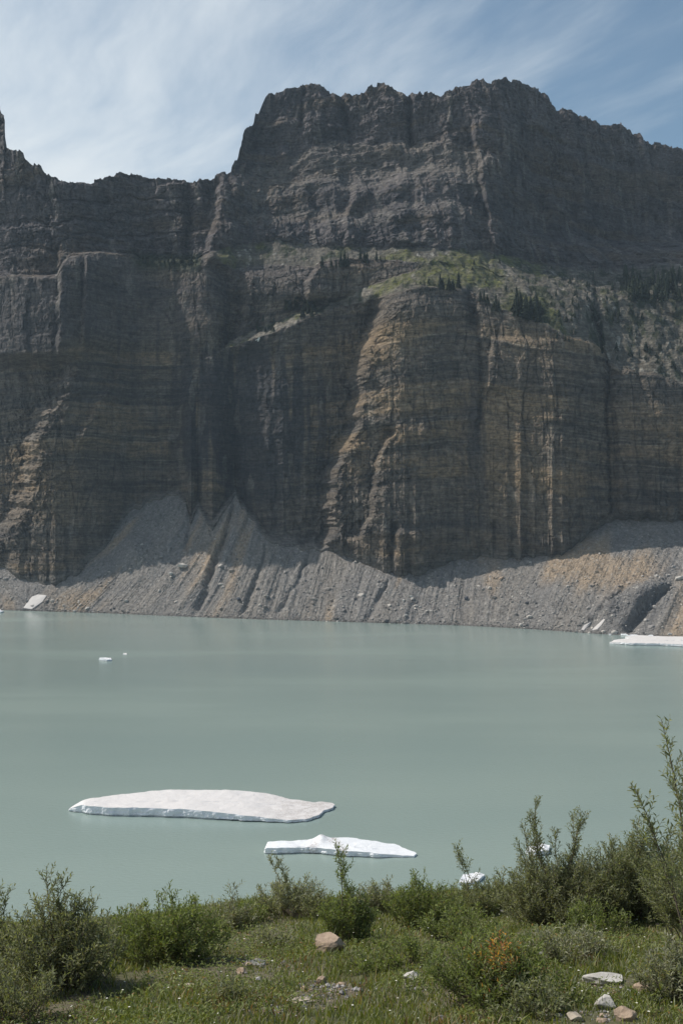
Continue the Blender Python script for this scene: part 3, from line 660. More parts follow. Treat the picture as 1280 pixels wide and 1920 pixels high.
# ================================================================== ROCKS
def rock_mesh(rng, sub=2, flat=.6, seed=0):
    import bmesh
    bm = bmesh.new(); bmesh.ops.create_icosphere(bm, subdivisions=sub, radius=1.0)
    v = np.array([q.co[:] for q in bm.verts]); f = np.array([[q.index for q in fc.verts] for fc in bm.faces]); bm.free()
    # cut by random planes to get facets
    for _ in range(11):
        nrm = np.array([rng.gauss(0, 1) for _ in range(3)]); nrm /= np.linalg.norm(nrm); d = rng.uniform(.55, .9)
        s = v@nrm; v = v-np.outer(np.maximum(s-d, 0), nrm)
    v *= np.array([rng.uniform(.85, 1.2), rng.uniform(.7, 1.0), flat])
    return v, f
def stone_mat(name, c1, c2, bump=.02, sc=9):
    m, nt = new_mat(name)
    tc = N(nt, 'ShaderNodeTexCoord'); n1 = N(nt, 'ShaderNodeTexNoise', i_Scale=sc, i_Detail=8.0, i_Roughness=.68); L(nt, tc.outputs['Object'], n1.inputs['Vector'])
    c = ramp(nt, n1.outputs['Fac'], [(.3, c2), (.65, c1)])
    bp = N(nt, 'ShaderNodeBump', i_Strength=1.0, i_Distance=bump); L(nt, n1.outputs['Fac'], bp.inputs['Height'])
    p = N(nt, 'ShaderNodeBsdfPrincipled', i_Roughness=.9); L(nt, c, p.inputs['Base Color']); L(nt, bp.outputs[0], p.inputs['Normal'])
    o = N(nt, 'ShaderNodeOutputMaterial'); L(nt, p.outputs[0], o.inputs[0]); return m
M_tan = stone_mat('stone_tan', (.42, .32, .235), (.24, .175, .125)); M_white = stone_mat('stone_white', (.55, .53, .49), (.32, .30, .27))
M_grey = stone_mat('stone_grey', (.27, .265, .26), (.13, .13, .135)); M_slate = stone_mat('stone_slate', (.11, .12, .14), (.055, .06, .07)); M_pale = stone_mat('stone_pale', (.46, .40, .32), (.28, .24, .19))
near_rocks = [  # px, py(centre of base), width px, height px, mat, flat label
 (620,1788,66,52,M_tan,'largest tan boulder lying in the meadow below the small ice floe'),
 (570,1720,66,26,M_tan,'flat tan rock half hidden in grass at the bank edge'),
 (453,1826,22,14,M_tan,'small round tan stone left of the grey gravel patch'),
 (482,1810,46,12,M_grey,'flat grey slab left of the largest tan boulder'),
 (770,1840,36,26,M_white,'whitish pitted rock in the grass left of the orange-leaved bush'),
 (1136,1848,84,28,M_white,'broad flat white slab in the grass at lower right'),
 (1138,1893,46,34,M_white,'smooth white boulder below the broad flat slab'),
 (1172,1915,46,34,M_tan,'reddish brown rock right of the smooth white boulder'),
 (1078,1915,34,20,M_pale,'pale tan rock left of the smooth white boulder'),
 (1210,1862,50,24,M_tan,'low brown rock partly under the lower right bush'),
 (966,1918,34,14,M_pale,'cream stone cut by the bottom edge under the orange-leaved bush'),
 (828,1916,22,14,M_grey,'bluish grey stone at the bottom edge'),
 (679,1849,13,10,M_slate,'small dark slate stone below the largest tan boulder'),
 (563,1881,56,12,M_pale,'flat cream stone in the bare patch at bottom centre'),
 (603,1846,22,20,M_tan,'angular brown stone standing above the bare patch'),
 (640,1852,20,13,M_tan,'small tan stone left of the dark slate stone'),
 (564,1852,22,11,M_grey,'thin tilted grey stone above the flat cream stone'),
 (1128,1918,26,12,M_tan,'brown stone at the bottom edge between white and reddish rocks'),
 (1232,1880,30,14,M_slate,'dark stone in shade of the right edge bush'),
 (355,1850,26,8,M_pale,'pair of pale chips lying in the left grass'),
 (385,1860,14,7,M_pale,'tiny pale chip right of the pair of pale chips'),
 (1100,1842,20,9,M_pale,'thin pale stone touching the left end of the flat white slab'),
 (496,1898,30,10,M_grey,'low grey stone at the bottom left of the bare patch'),
 (1020,1790,34,9,M_grey,'grey stone behind the orange-leaved bush'),
]
rg = random.Random(5)
for i, (px, py, w, h, mm, lb) in enumerate(near_rocks):
    b = hit(px, py); s = b.y/F
    v, f = rock_mesh(rg, 4, 1.0)
    v[:, 0] /= np.ptp(v[:, 0]); v[:, 1] /= np.ptp(v[:, 1]); v[:, 2] /= np.ptp(v[:, 2])
    wd = w*s; hh = h*s
    dep = min(wd*.75, max(hh*1.2, wd*.5)); real_h = max(hh-dep*.20, hh*.5)*.8; wd *= .9
    v += .055*np.stack([fbm(v[:, 0]*4+i, v[:, 2]*4, 401, 3), fbm(v[:, 1]*4+i, v[:, 2]*4, 402, 3), fbm(v[:, 0]*4, v[:, 1]*4+i, 403, 3)], -1)
    v *= np.array([wd, dep, real_h*1.4])
    o = mesh_from('rock', v, f, mm, loc=(b.x, b.y+dep*.3, b.z+real_h*.28)); tag(o, lb, 'rock', 'stones lying in the near grass')
# gravel in bare patches (stuff)
def scatter_rocks(name, pts, sizes, colr, mat, seed, flat=.7):
    rg_ = random.Random(seed); protos = [rock_mesh(rg_, 1, flat) for _ in range(6)]
    rn = np.random.RandomState(seed); V = []; Fs = []; C = []; off = 0
    for k in range(6):
        idx = np.arange(k, len(pts), 6)
        if not len(idx): continue
        pv, pf = protos[k]
        a = rn.rand(len(idx))*6.28; ca, sa_ = np.cos(a), np.sin(a)
        x = pv[None, :, 0]*ca[:, None]-pv[None, :, 1]*sa_[:, None]; y = pv[None, :, 0]*sa_[:, None]+pv[None, :, 1]*ca[:, None]
        z = np.repeat(pv[None, :, 2], len(idx), 0)
        vv = np.stack([x, y, z], -1)*sizes[idx][:, None, None]+pts[idx][:, None, :]
        V.append(vv.reshape(-1, 3)); Fs.append((pf[None]+(np.arange(len(idx))*len(pv))[:, None, None]+off).reshape(-1, 3)); off += len(idx)*len(pv)
        C.append(np.repeat(colr[idx], len(pv), 0))
    return mesh_from(name, np.vstack(V), np.vstack(Fs), mat, cols=np.vstack(C))
m, nt = new_mat('attr_stone'); at = N(nt, 'ShaderNodeAttribute', attribute_name='Col'); p = N(nt, 'ShaderNodeBsdfPrincipled', i_Roughness=.9); L(nt, at.outputs['Color'], p.inputs['Base Color'])
tcx = N(nt, 'ShaderNodeTexCoord'); nx = N(nt, 'ShaderNodeTexNoise', i_Scale=3.0, i_Detail=5.0); L(nt, tcx.outputs['Object'], nx.inputs['Vector'])
bpx = N(nt, 'ShaderNodeBump', i_Strength=.6, i_Distance=.2); L(nt, nx.outputs['Fac'], bpx.inputs['Height']); L(nt, bpx.outputs[0], p.inputs['Normal'])
o = N(nt, 'ShaderNodeOutputMaterial'); L(nt, p.outputs[0], o.inputs[0]); M_attr = m
rn = np.random.RandomState(3)
# scree boulders
ri = rn.randint(1, split-1, 14000); ci = rn.randint(0, nc, 14000)
dens = .35+.65*ss(.9, .1, LV[ri, ci]); keep = rn.rand(14000) < dens*(.3+.7*(fbm(X2[ri, ci]/18, Z2[ri, ci]/18, 501, 3) > -.05)); ri, ci = ri[keep], ci[keep]
# extra in the chute on the right and in the shore line
e_px = np.concatenate([rn.normal(0, 8, 500)+np.interp(np.linspace(0, 1, 500), [0, 1], [1265, 1120]), rn.uniform(-20, 1300, 900)])
e_ri = np.concatenate([np.clip(np.interp(np.linspace(0, 1, 500), [0, 1], [70, 6])+rn.normal(0, 6, 500), 2, split-2).astype(int), rn.randint(2, 9, 900)])
e_ci = np.clip(np.searchsorted(cols, e_px), 0, nc-1)
ri = np.concatenate([ri, e_ri]); ci = np.concatenate([ci, e_ci])
pts = P[ri, ci]; sz = .28+.34*rn.pareto(3.0, len(ri)); sz = np.minimum(sz, 2.0)
vis = rn.rand(len(ri)); base = colfull[ri, ci]*(1.0+.45*(rn.rand(len(ri), 1)-.35)); base[vis > .80] = (.44, .41, .37); base[vis < .12] = (.10, .10, .10)
scr = scatter_rocks('scree_rocks', pts, sz, base, M_attr, 8, .65); tag(scr, 'scattered boulders and rubble over the far scree slope', 'rubble', kind='stuff')
# distinct pale slabs on the scree
pale = [(345,1062,20,9,'pale tilted slab high on the left scree, the largest there'),(320,1075,9,6,'grey block left of the pale tilted slab'),(236,1125,8,5,'pale block low on the left scree'),(446,1123,9,6,'pale boulder on the scree between two dark runnels'),(769,1117,9,5,'pale slab in the scree right of the buttress foot'),(755,1125,7,5,'small pale block left of the pale slab below the buttress'),(760,1152,8,5,'squarish pale boulder low on the scree below the buttress'),(785,1137,6,4,'pale stone right of the squarish boulder on the scree'),(938,1083,11,5,'brown slab in the hollow at the shadow edge of the scree'),(1272,1084,16,9,'greenish pale boulder high on the scree at the right edge'),(1242,1093,8,4,'thin pale slab above the dark mound on the right scree'),(873,1121,8,7,'dark grey boulder mid scree right of centre')]
for i, (px, py, w, h, lb) in enumerate(pale):
    b = on_mountain(px, py, 3); s = b.y/F; v, f = rock_mesh(rg, 1, 1.0)
    for a_ in range(3): v[:, a_] /= np.ptp(v[:, a_])
    v *= np.array([w*s, w*s*.7, h*s*1.1]); o = mesh_from('scree_boulder', v, f, M_slate if 'dark' in lb else (M_tan if 'brown' in lb else M_white), loc=(b.x, b.y-.3, b.z+h*s*.25)); o.rotation_euler = (0, rg.uniform(-.5, .2), 0); tag(o, lb, 'boulder', 'larger boulders on the far scree')

# ================================================================== CONIFERS
m, nt = new_mat('needles'); oi = N(nt, 'ShaderNodeObjectInfo'); at = N(nt, 'ShaderNodeAttribute', attribute_name='Col')
cr_ = ramp(nt, oi.outputs['Random'], [(0, (.026, .040, .022)), (1, (.048, .066, .032))]); c2 = mixc(nt, 1, cr_, at.outputs['Color'], 'MULTIPLY')
p = N(nt, 'ShaderNodeBsdfPrincipled', i_Roughness=.8); L(nt, c2, p.inputs['Base Color']); o = N(nt, 'ShaderNodeOutputMaterial'); L(nt, p.outputs[0], o.inputs[0]); M_needle = m
M_bark = stone_mat('bark', (.09, .075, .06), (.04, .035, .03), .01, 5)
def conifer_meshes(seed, width):
    rn = np.random.RandomState(seed); V = []; Fq = []; C = []
    n = 260; k = 0
    for i in range(n):
        t = (i/n)**.9; z = .06+.92*t; r = width*(1-t)**.85*(.75+.5*rn.rand())+.012
        a = rn.rand()*6.283; d = np.array([math.cos(a), math.sin(a), 0]); sd_ = np.array([-d[1], d[0], 0])
        wdt = .35*r+.012; tip = d*r+np.array([0, 0, z-.35*r-.02]); base_ = np.array([0, 0, z+.02]); mid_ = (tip+base_)/2+np.array([0, 0, .02])
        V += [base_, mid_+sd_*wdt, tip, mid_-sd_*wdt]; Fq.append((k, k+1, k+2, k+3)); k += 4; q = .7+.6*rn.rand(); C += [(q, q, q)]*4
    crown = (np.array(V), np.array(Fq), np.array(C))
    a = np.linspace(0, 6.283, 7)[:-1]
    tv = np.concatenate([np.stack([.018*np.cos(a), .018*np.sin(a), a*0-.03], -1), np.stack([.003*np.cos(a), .003*np.sin(a), a*0+.96], -1)])
    tf = np.array([(i, (i+1) % 6, 6+(i+1) % 6, 6+i) for i in range(6)])
    return crown, (tv, tf)
def mk_conifer(seed, width):
    (cv, cf, cc_), (tv, tf) = conifer_meshes(seed, width)
    r = empty('conifer', (0, 0, 0)); mesh_from('trunk', tv, tf, M_bark, r); mesh_from('crown', cv, cf, M_needle, r, cols=cc_); return r
protos = [mk_conifer(1, .17), mk_conifer(2, .22), mk_conifer(3, .30)]; usedp = [False]*3
def put_conifer(px, py, hpx, kind, label, group):
    b = on_mountain(px, py, 4); s = hpx*b.y/F
    src = protos[kind]
    if not usedp[kind]: r = src; usedp[kind] = True
    else:
        r = src.copy(); COL.objects.link(r)
        for ch in src.children: c = ch.copy(); COL.objects.link(c); c.parent = r
    r.location = (b.x, b.y, b.z-.03*s); r.rotation_euler = (0, 0, rg.random()*6.28); wv_ = s*rg.uniform(.75, 1.35); r.scale = (wv_, wv_*rg.uniform(.8, 1.2), s); tag(r, label, 'tree', group)
clumps = [
 ('small dark conifer on the ledge high on the left wall', 'conifers on the left wall ledge', [(x, 492+rg.uniform(-3, 4), rg.uniform(9, 17), 2) for x in (268,275,283,290,297,305,314,322,330,338,346,352,359,366)]),
 ('conifer in the row atop the small central cliff band', 'conifers on the central cliff band', [(607,500,20,1),(618,498,15,2),(630,497,18,1),(640,497,30,1),(648,498,34,0),(655,497,22,1),(675,488,26,0),(682,489,20,1),(688,490,24,0),(702,487,20,0),(712,484,10,0),(722,483,8,0),(738,482,9,0)]),
 ('dark conifer crowding the gully above the slanting ramp', 'conifers above the slanting ramp', [(rg.uniform(532, 592), rg.uniform(565, 592), rg.uniform(14, 30), rg.randint(0, 2)) for _ in range(20)]),
 ('conifer of the small group at the brink above the buttress', 'conifers at the buttress brink', [(826,537,28,0),(831,538,22,1),(842,539,24,1),(848,540,20,2),(860,534,30,0),(836,541,15,2)]),
 ('conifer of the loose group in the notch by the grassy bench', 'conifers right of the brink', [(900,560,20,1),(905,562,25,0),(912,566,18,2),(926,578,32,0),(932,582,24,1),(922,583,20,2)]),
 ('conifer of the dense dark stand on the slope right of the grassy bench', 'dense stand right of the grassy bench', [(rg.uniform(960, 1012), rg.uniform(575, 604), rg.uniform(20, 36), rg.randint(0, 2)) for _ in range(22)]+[(968,566,36,0),(972,570,30,0)]),
 ('conifer of the wide dark wood at the right end of the bench', 'wood at the right end of the bench', [(rg.uniform(1172, 1282), rg.uniform(520, 565), rg.uniform(20, 34), rg.randint(0, 1)) for _ in range(58)]+[(1221,528,34,0),(1173,520,28,0),(1188,540,30,0),(1240,525,30,0)]),
 ('conifer scattered down the deep gully on the right', 'conifers scattered in the right gully', [(1113,525,22,0),(1118,600,24,1),(1122,618,20,2),(1128,640,22,1),(1112,580,16,2),(1150,600,20,0),(1158,590,18,1),(1130,660,18,2),(1206,655,16,2),(1215,660,14,2),(1050,590,14,2),(1062,600,12,2),(1085,575,12,2)]),
 ('tiny conifer dotting the broken rock slope right of the grassy bench', 'tiny conifers on the broken right slope', [(rg.uniform(1000, 1165), rg.uniform(520, 650), rg.uniform(7, 15), rg.randint(0, 2)) for _ in range(34)]),
 ('tiny conifer clinging to the shaded slope under the right wood', 'tiny conifers under the right wood', [(rg.uniform(1150, 1280), rg.uniform(575, 690), rg.uniform(8, 17), rg.randint(0, 2)) for _ in range(30)]),
 ('tiny conifer dotting the grass and rubble of the bench', 'tiny conifers on the bench', [(rg.uniform(740, 985), rg.uniform(470, 545), rg.uniform(5, 10), rg.randint(1, 2)) for _ in range(16)]),
 ('stunted conifer on the dark slope below the ramp cliffs', 'stunted conifers near the ramp', [(rg.uniform(470, 520), rg.uniform(600, 622), rg.uniform(7, 13), 2) for _ in range(9)]),
]
ORD = ['leftmost', 'second', 'third', 'fourth', 'fifth', 'sixth', 'seventh', 'eighth', 'ninth', 'tenth', 'eleventh', 'twelfth', 'thirteenth', 'rightmost']
for lb, gp, lst in clumps:
    lst = sorted(lst)
    for q, (a, b_, c_, k_) in enumerate(lst):
        l2 = lb if len(lst) > 14 else (('rightmost' if q == len(lst)-1 else ORD[q]+(' from left' if q else ''))+' '+lb)
        put_conifer(a, b_, c_, k_, l2, gp)

# ================================================================== FOLIAGE MATERIALS
def leaf_mat(name, trans=.42, back=1.35, rough=.55):
    m, nt = new_mat(name); at = N(nt, 'ShaderNodeAttribute', attribute_name='Col'); ge = N(nt, 'ShaderNodeNewGeometry')
    bk = mixc(nt, .5, at.outputs['Color'], (.30, .32, .25))
    c = mixc(nt, ge.outputs['Backfacing'], at.outputs['Color'], bk)
    p = N(nt, 'ShaderNodeBsdfPrincipled', i_Roughness=rough); p.inputs['Specular IOR Level'].default_value = .35; L(nt, c, p.inputs['Base Color'])
    tr = N(nt, 'ShaderNodeBsdfTranslucent'); tcol_ = mixc(nt, 1, at.outputs['Color'], (1.3, 1.35, .6), 'MULTIPLY'); L(nt, tcol_, tr.inputs[0])
    mx = N(nt, 'ShaderNodeMixShader', i_Fac=trans); L(nt, p.outputs[0], mx.inputs[1]); L(nt, tr.outputs[0], mx.inputs[2])
    o = N(nt, 'ShaderNodeOutputMaterial'); L(nt, mx.outputs[0], o.inputs[0]); return m
M_leaf = leaf_mat('willow_leaf'); M_grass = leaf_mat('grass_blade', .3)
M_twig = stone_mat('willow_bark', (.17, .13, .10), (.07, .055, .045), .002, 30)

def leaves_mesh(p, d, nrm, ln, wd):
    """p base, d direction, nrm normal (n,3); folded 6-vertex leaves"""
    s = np.cross(d, nrm); s /= np.maximum(np.linalg.norm(s, axis=1, keepdims=True), 1e-6); n2 = np.cross(s, d)
    ln = ln[:, None]; wd = wd[:, None]
    a = p; b = p+d*ln*.38+s*wd*.5+n2*wd*.18; c = p+d*ln*.38-s*wd*.5+n2*wd*.18; m_ = p+d*ln*.4; t = p+d*ln-n2*ln*.08
    b2 = p+d*ln*.75+s*wd*.3+n2*wd*.08; c2_ = p+d*ln*.75-s*wd*.3+n2*wd*.08
    V = np.stack([a, b, b2, t, c2_, c, m_], 1).reshape(-1, 3); k = np.arange(len(p))[:, None]*7
    q = np.concatenate([k+np.array([[0, 1, 6, 6]])[:, :3], k+np.array([[0, 6, 5]])], 0)
    r_ = np.concatenate([k+np.array([[6, 1, 2, 3]]), k+np.array([[6, 3, 4, 5]])], 0)
    return V, [q, r_]
def tubes(paths, radii, nseg=4):
    V = []; Fs = []; off = 0
    for pth, rr_ in zip(paths, radii):
        n = len(pth); t = np.gradient(pth, axis=0); t /= np.maximum(np.linalg.norm(t, axis=1, keepdims=True), 1e-9)
        up = np.where(np.abs(t[:, 2:3]) > .9, np.array([[1, 0, 0]]), np.array([[0, 0, 1.]])); s = np.cross(t, up); s /= np.linalg.norm(s, axis=1, keepdims=True); b = np.cross(t, s)
        a = np.arange(nseg)/nseg*6.2832
        ring = pth[:, None]+(s[:, None]*np.cos(a)[None, :, None]+b[:, None]*np.sin(a)[None, :, None])*rr_[:, None, None]
        V.append(ring.reshape(-1, 3)); i = np.arange(n-1)[:, None]*nseg; j = np.arange(nseg)[None]; j2 = (j+1) % nseg
        Fs.append(np.stack([i+j, i+j2, i+nseg+j2, i+nseg+j], -1).reshape(-1, 4)+off); off += n*nseg
    return np.vstack(V), np.vstack(Fs)
def willow(name, base, H, Wd, nst, seed, label, cols_=((.060, .078, .036), (.085, .100, .055)), leafL=.042, tall=(), dens=1.0, orange=None, lean=(0, 0), depth=None):
    rn = np.random.RandomState(seed); root = empty(name, base)
    depth = depth or Wd*.8
    paths, radii = [], []; lp, ld = [], []
    stems = []
    nst = int(nst*.8)
    for i in range(nst):
        a = rn.rand()*6.283; rr_ = math.sqrt(rn.rand())
        ex, ey = math.cos(a)*rr_*Wd*.5, math.sin(a)*rr_*depth*.5
        h = H*(1-.45*rr_**2)*(.66+.34*rn.rand()) ; stems.append((ex, ey, h, rr_))
    for (ex, ey, h) in tall: stems.append((ex, ey, h, -1))
    for (ex, ey, h, rr_) in stems:
        sp_ = .45; b0 = np.array([ex*sp_*rn.uniform(.3, 1), ey*sp_*rn.uniform(.3, 1), -.04]); tip = np.array([ex+lean[0]*h, ey+lean[1]*h, h])
        ctl = b0*.35+tip*.65 if rr_ >= 0 else b0*.7+tip*.3; ctl[2] = h*(.42 if rr_ >= 0 else .55); ctl[:2] += rn.normal(0, .05, 2)*h
        t = np.linspace(0, 1, 9)[:, None]; pth = (1-t)**2*b0+2*t*(1-t)*ctl+t*t*tip; pth[1:] += rn.normal(0, .008, (8, 3))
        ln = np.linalg.norm(np.diff(pth, axis=0), axis=1).sum()
        paths.append(pth); radii.append(np.linspace(.0065*max(.6, h), .0014, 9))
        # twigs
        ntw = max(4, int(ln/.060*dens))
        subs = [pth[4:]]
        for k in range(ntw):
            q = rn.uniform(.22, .96) if rr_ >= 0 else rn.uniform(.45, .96); i0 = q*8; ii = int(i0); pp = pth[ii]+(pth[min(ii+1, 8)]-pth[ii])*(i0-ii); td = pth[min(ii+1, 8)]-pth[ii]; td /= max(np.linalg.norm(td), 1e-6)
            az = rn.rand()*6.283; side = np.array([math.cos(az), math.sin(az), .15]); dr = td*.75+side*.75; dr /= np.linalg.norm(dr)
            L2 = rn.uniform(.10, .26)*(1.15-.6*q)*max(.7, min(1.3, H)); tt = np.linspace(0, 1, 4)[:, None]
            tw = pp+dr*L2*tt+np.array([0, 0, 1])*(L2*.25*tt**2); paths.append(tw); radii.append(np.linspace(.0016, .0008, 4)); subs.append(tw)
        for tw in subs:
            sl_ = np.linalg.norm(np.diff(tw, axis=0), axis=1); L3 = sl_.sum(); nl = max(3, int(L3/.0135)); q = np.linspace(.12, 1, nl); cs = np.concatenate([[0], np.cumsum(sl_)])/L3
            pp = np.stack([np.interp(q, cs, tw[:, c]) for c in range(3)], -1); td = tw[-1]-tw[0]; td /= np.linalg.norm(td)
            az = np.arange(nl)*2.4+rn.rand()*6; s1_ = np.cross(td, [0.3, .2, 1.]); s1_ /= np.linalg.norm(s1_); s2_ = np.cross(td, s1_)
            dr = td*.72+(s1_*np.cos(az)[:, None]+s2_*np.sin(az)[:, None])*.68+rn.normal(0, .15, (nl, 3)); dr /= np.linalg.norm(dr, axis=1, keepdims=True)
            lp.append(pp); ld.append(dr)
    lp = np.vstack(lp); ld = np.vstack(ld); n = len(lp)
    okm = lp[:, 2] > .02; lp, ld = lp[okm], ld[okm]; n = len(lp)
    nr = rn.normal(0, .5, (n, 3))+np.array([0, 0, 1.]); ln = leafL*rn.uniform(.65, 1.2, n); V, Fq = leaves_mesh(lp, ld, nr, ln, ln*rn.uniform(.26, .36, n))
    t = rn.rand(n, 1)*.75+.25*(.5+.5*fbm(lp[:, 0]*5, lp[:, 2]*5+lp[:, 1]*3, seed, 2))[:, None]; C = np.array(cols_[0])*(1-t)+np.array(cols_[1])*t; C *= rn.uniform(.75, 1.25, (n, 1))
    yel = rn.rand(n) < .02; C[yel] = (.20, .17, .05)
    if orange is not None:
        ox, oy, oz, orr = orange; dd = np.linalg.norm((lp-np.array([ox, oy, oz]))/np.array([orr*1.0, orr*1.6, orr*1.1]), axis=1); om = rn.rand(n) < np.exp(-dd**2)*.62
        C[om] = np.array([(.68, .33, .08), (.56, .22, .06), (.62, .48, .16), (.30, .13, .08)])[rn.randint(0, 4, om.sum())]
    tv, tf = tubes(paths, radii); mesh_from('branches', tv, tf, M_twig, root, smooth=True)
    mesh_from('foliage', V, Fq, M_leaf, root, cols=np.repeat(C, 7, 0))
    tag(root, label, 'shrub'); return n
gA = ((.135, .150, .070), (.29, .295, .185)); gB = ((.120, .160, .040), (.245, .280, .100)); gC = ((.185, .195, .130), (.35, .35, .25)); gD = ((.130, .150, .070), (.29, .30, .18))
SH = [ # px base, py base, top py, width px, stems, label, cols, kwargs
 (118,1850,1672,250,110,'large grey-green willow bush at the lower left with a dark hollow base',gA,dict(tall=((-.16,.1,1.0),(-.05,.1,.92)))),
 (-30,1835,1700,200,60,'willow bush cut by the left edge with twigs leaning out over the water',gD,dict(tall=((.10,.1,.78),(.20,.1,.80)))),
 (20,1905,1790,200,40,'low willow growth at the bottom left corner',gA,dict()),
 (312,1805,1672,240,120,'rounded willow bush between the left bush and the bank edge',gB,dict(tall=((.02,.1,.72),(.28,.1,.6)))),
 (425,1735,1690,110,36,'thin low willow at the bank edge right of the rounded bush',gC,dict(tall=((.1,.1,.42),))),
 (545,1715,1640,150,70,'pale grey-green willow at the bank edge under the big ice floe',gC,dict(tall=((-.25,0,.70),(-.12,0,.66)))),
 (652,1765,1650,105,58,'fresh green upright willow above the largest tan boulder',gB,dict(tall=((-.12,0,1.02),(-.05,.1,.92)))),
 (705,1715,1650,130,56,'low grey willow behind the fresh green upright one',gC,dict()),
 (795,1740,1648,160,80,'feathery willow below the white small floe with yellowing foot',gB,dict(tall=((.0,0,.66),(-.1,.1,.62)))),
 (905,1712,1640,150,70,'twiggy willow beside the low white ice slab',gD,dict(tall=((-.35,0,.85),(-.30,.1,.75)))),
 (1045,1735,1590,270,170,'big dense willow with bare-stemmed tall shoots left of the right edge thicket',gA,dict(tall=((-.34,0,1.25),(-.22,.1,1.40),(-.28,.15,1.28),(-.38,.1,1.12),(.18,.1,1.22),(.31,0,1.30),(.24,.0,1.18),(-.05,0,1.1),(-.48,.0,1.0)))),
 (1195,1725,1555,270,180,'tall dense willow thicket near the right edge behind open grass',gD,dict(tall=((.0,0,1.15),))),
 (1325,1780,1520,240,130,'dark willow mass cut by the right edge',gD,dict()),
 (930,1880,1745,270,120,'low willow bush with a burst of orange leaves on top',gB,dict(orange=(-.02,-.12,.50,.15))),
 (1060,1800,1740,190,50,'low straggly willow behind and right of the orange-leaved bush',gC,dict()),
 (760,1810,1745,120,22,'sparse low willow sprigs left of the orange-leaved bush',gB,dict()),
 (1262,1880,1755,150,60,'pale leaved willow at the lower right edge',gC,dict()),
 (990,1905,1840,150,36,'dark low willow sprawl under the orange-leaved bush',gD,dict()),
 (235,1745,1700,110,26,'small pale willow tuft on the skyline between the two left bushes',gC,dict()),
 (462,1722,1690,90,24,'small leafy willow tuft on the bank edge left of the pale willow',gB,dict()),
 (178,1760,1712,90,22,'low willow tuft against the water right of the large lower left bush',gD,dict()),
 (605,1722,1668,90,30,'small willow behind and left of the fresh green upright one',gA,dict()),
 (1120,1755,1690,150,40,'low leafy willow at the foot of the big dense willow',gB,dict()),
 (690,1822,1785,80,16,'tiny willow sprig in the open grass right of the largest tan boulder',gB,dict()),
 (505,1775,1745,100,18,'low scrubby tuft in the grass behind the flat grey slab',gC,dict()),
 (430,1880,1845,110,16,'low leafy tuft in the foreground grass left of the bare patch',gA,dict()),
 (860,1760,1700,170,44,'spindly willow sprouts between grass and the twiggy willow',gB,dict()),
]
tot = 0
for i, (px, py, top, w, ns, lb, cc_, kw) in enumerate(SH):
    b = hit(px, py); s = b.y/F; tot += willow('willow_shrub', b-Vector((0, 0, .02)), (py-top)*s*(1.04 if i not in (10, 11, 12) else .98), w*s, ns, 600+i, lb, cc_, **kw)
# tall near willow at the right edge
b = Vector((2.64, 7.2, 0)); b.z = float(zg(b.x, b.y))
tot += willow('willow_shrub', b, .95, .7, 26, 700, 'tall near willow reaching in from the right edge, leaves standing against the water', gD, leafL=.045,
   tall=((-.52,.05,2.12),(-.70,.05,1.66),(-.62,.1,1.45),(-.45,.0,1.7)), dens=.8)
print('leaves', tot)

# ================================================================== GRASS (stuff)
rn = np.random.RandomState(11)
n = 440000
y = 5.0+15.5*rn.rand(n)**.9; x = (rn.rand(n)*2-1)*(.40*y+2.4)
bare = fbm(x/.55, y/.8, 231, 3)+.25*fbm(x/.2, y/.25, 232, 2)
# traced bare / gravelly places
for (px, py, r) in ((482,1806,.22),(560,1875,.34),(500,1898,.25),(1135,1845,.30),(610,1850,.2),(1120,1905,.25),(640,1860,.2)):
    q = hit(px, py); bare += -.75*np.exp(-((x-q.x)/r)**2-((y-q.y)/(r*1.1))**2)
keep = (bare > -.52) | (rn.rand(n) < .2); x, y, bare = x[keep], y[keep], bare[keep]; n = len(x)
z = zg(x, y); a = rn.rand(n)*6.283
patchn = fbm(x/1.1, y/1.4, 241, 3)
h = (.035+.065*rn.rand(n)**1.5)*(1+.95*patchn); h = np.maximum(h, .015); wd = .0035+.0035*rn.rand(n)
tall_ = rn.rand(n) < .03; h[tall_] *= 1.9; h *= .78
lean_ = rn.normal(0, .35, (n, 2))
d = np.stack([np.cos(a), np.sin(a)], -1)*wd[:, None]
b0 = np.stack([x, y, z-.01], -1); D2 = np.concatenate([d, np.zeros((n, 1))], 1)
tip = b0+np.stack([lean_[:, 0]*h, lean_[:, 1]*h, h], -1); mid_ = b0+np.stack([lean_[:, 0]*h*.3, lean_[:, 1]*h*.3, h*.55], -1)
V = np.stack([b0-D2, b0+D2, mid_+D2*.8, tip, mid_-D2*.8], 1).reshape(-1, 3); k = np.arange(n)[:, None]*5
Fq = [k+np.array([[0, 1, 2, 4]]), k+np.array([[4, 2, 3]])]
C = np.array((.050, .068, .018))*(1-rn.rand(n, 1))+0; t = rn.rand(n, 1)
C = np.array((.095, .125, .022))*(1-t)+np.array((.245, .265, .058))*t
dry = rn.rand(n) < .08+.25*ss(.0, .6, fbm(x/.7, y/.9, 251, 3)); C[dry] = np.array((.34, .27, .13))*rn.uniform(.6, 1.2, (dry.sum(), 1))
red = rn.rand(n) < .25*ss(.15, .5, fbm(x/.5, y/.6, 252, 3)); C[red] = np.array((.27, .13, .065))*rn.uniform(.6, 1.3, (red.sum(), 1))
gobj = mesh_from('meadow_grass', V, Fq, M_grass, cols=np.repeat(C, 5, 0)); tag(gobj, 'short mixed green and reddish meadow grass on the near bank', 'grass', kind='stuff')
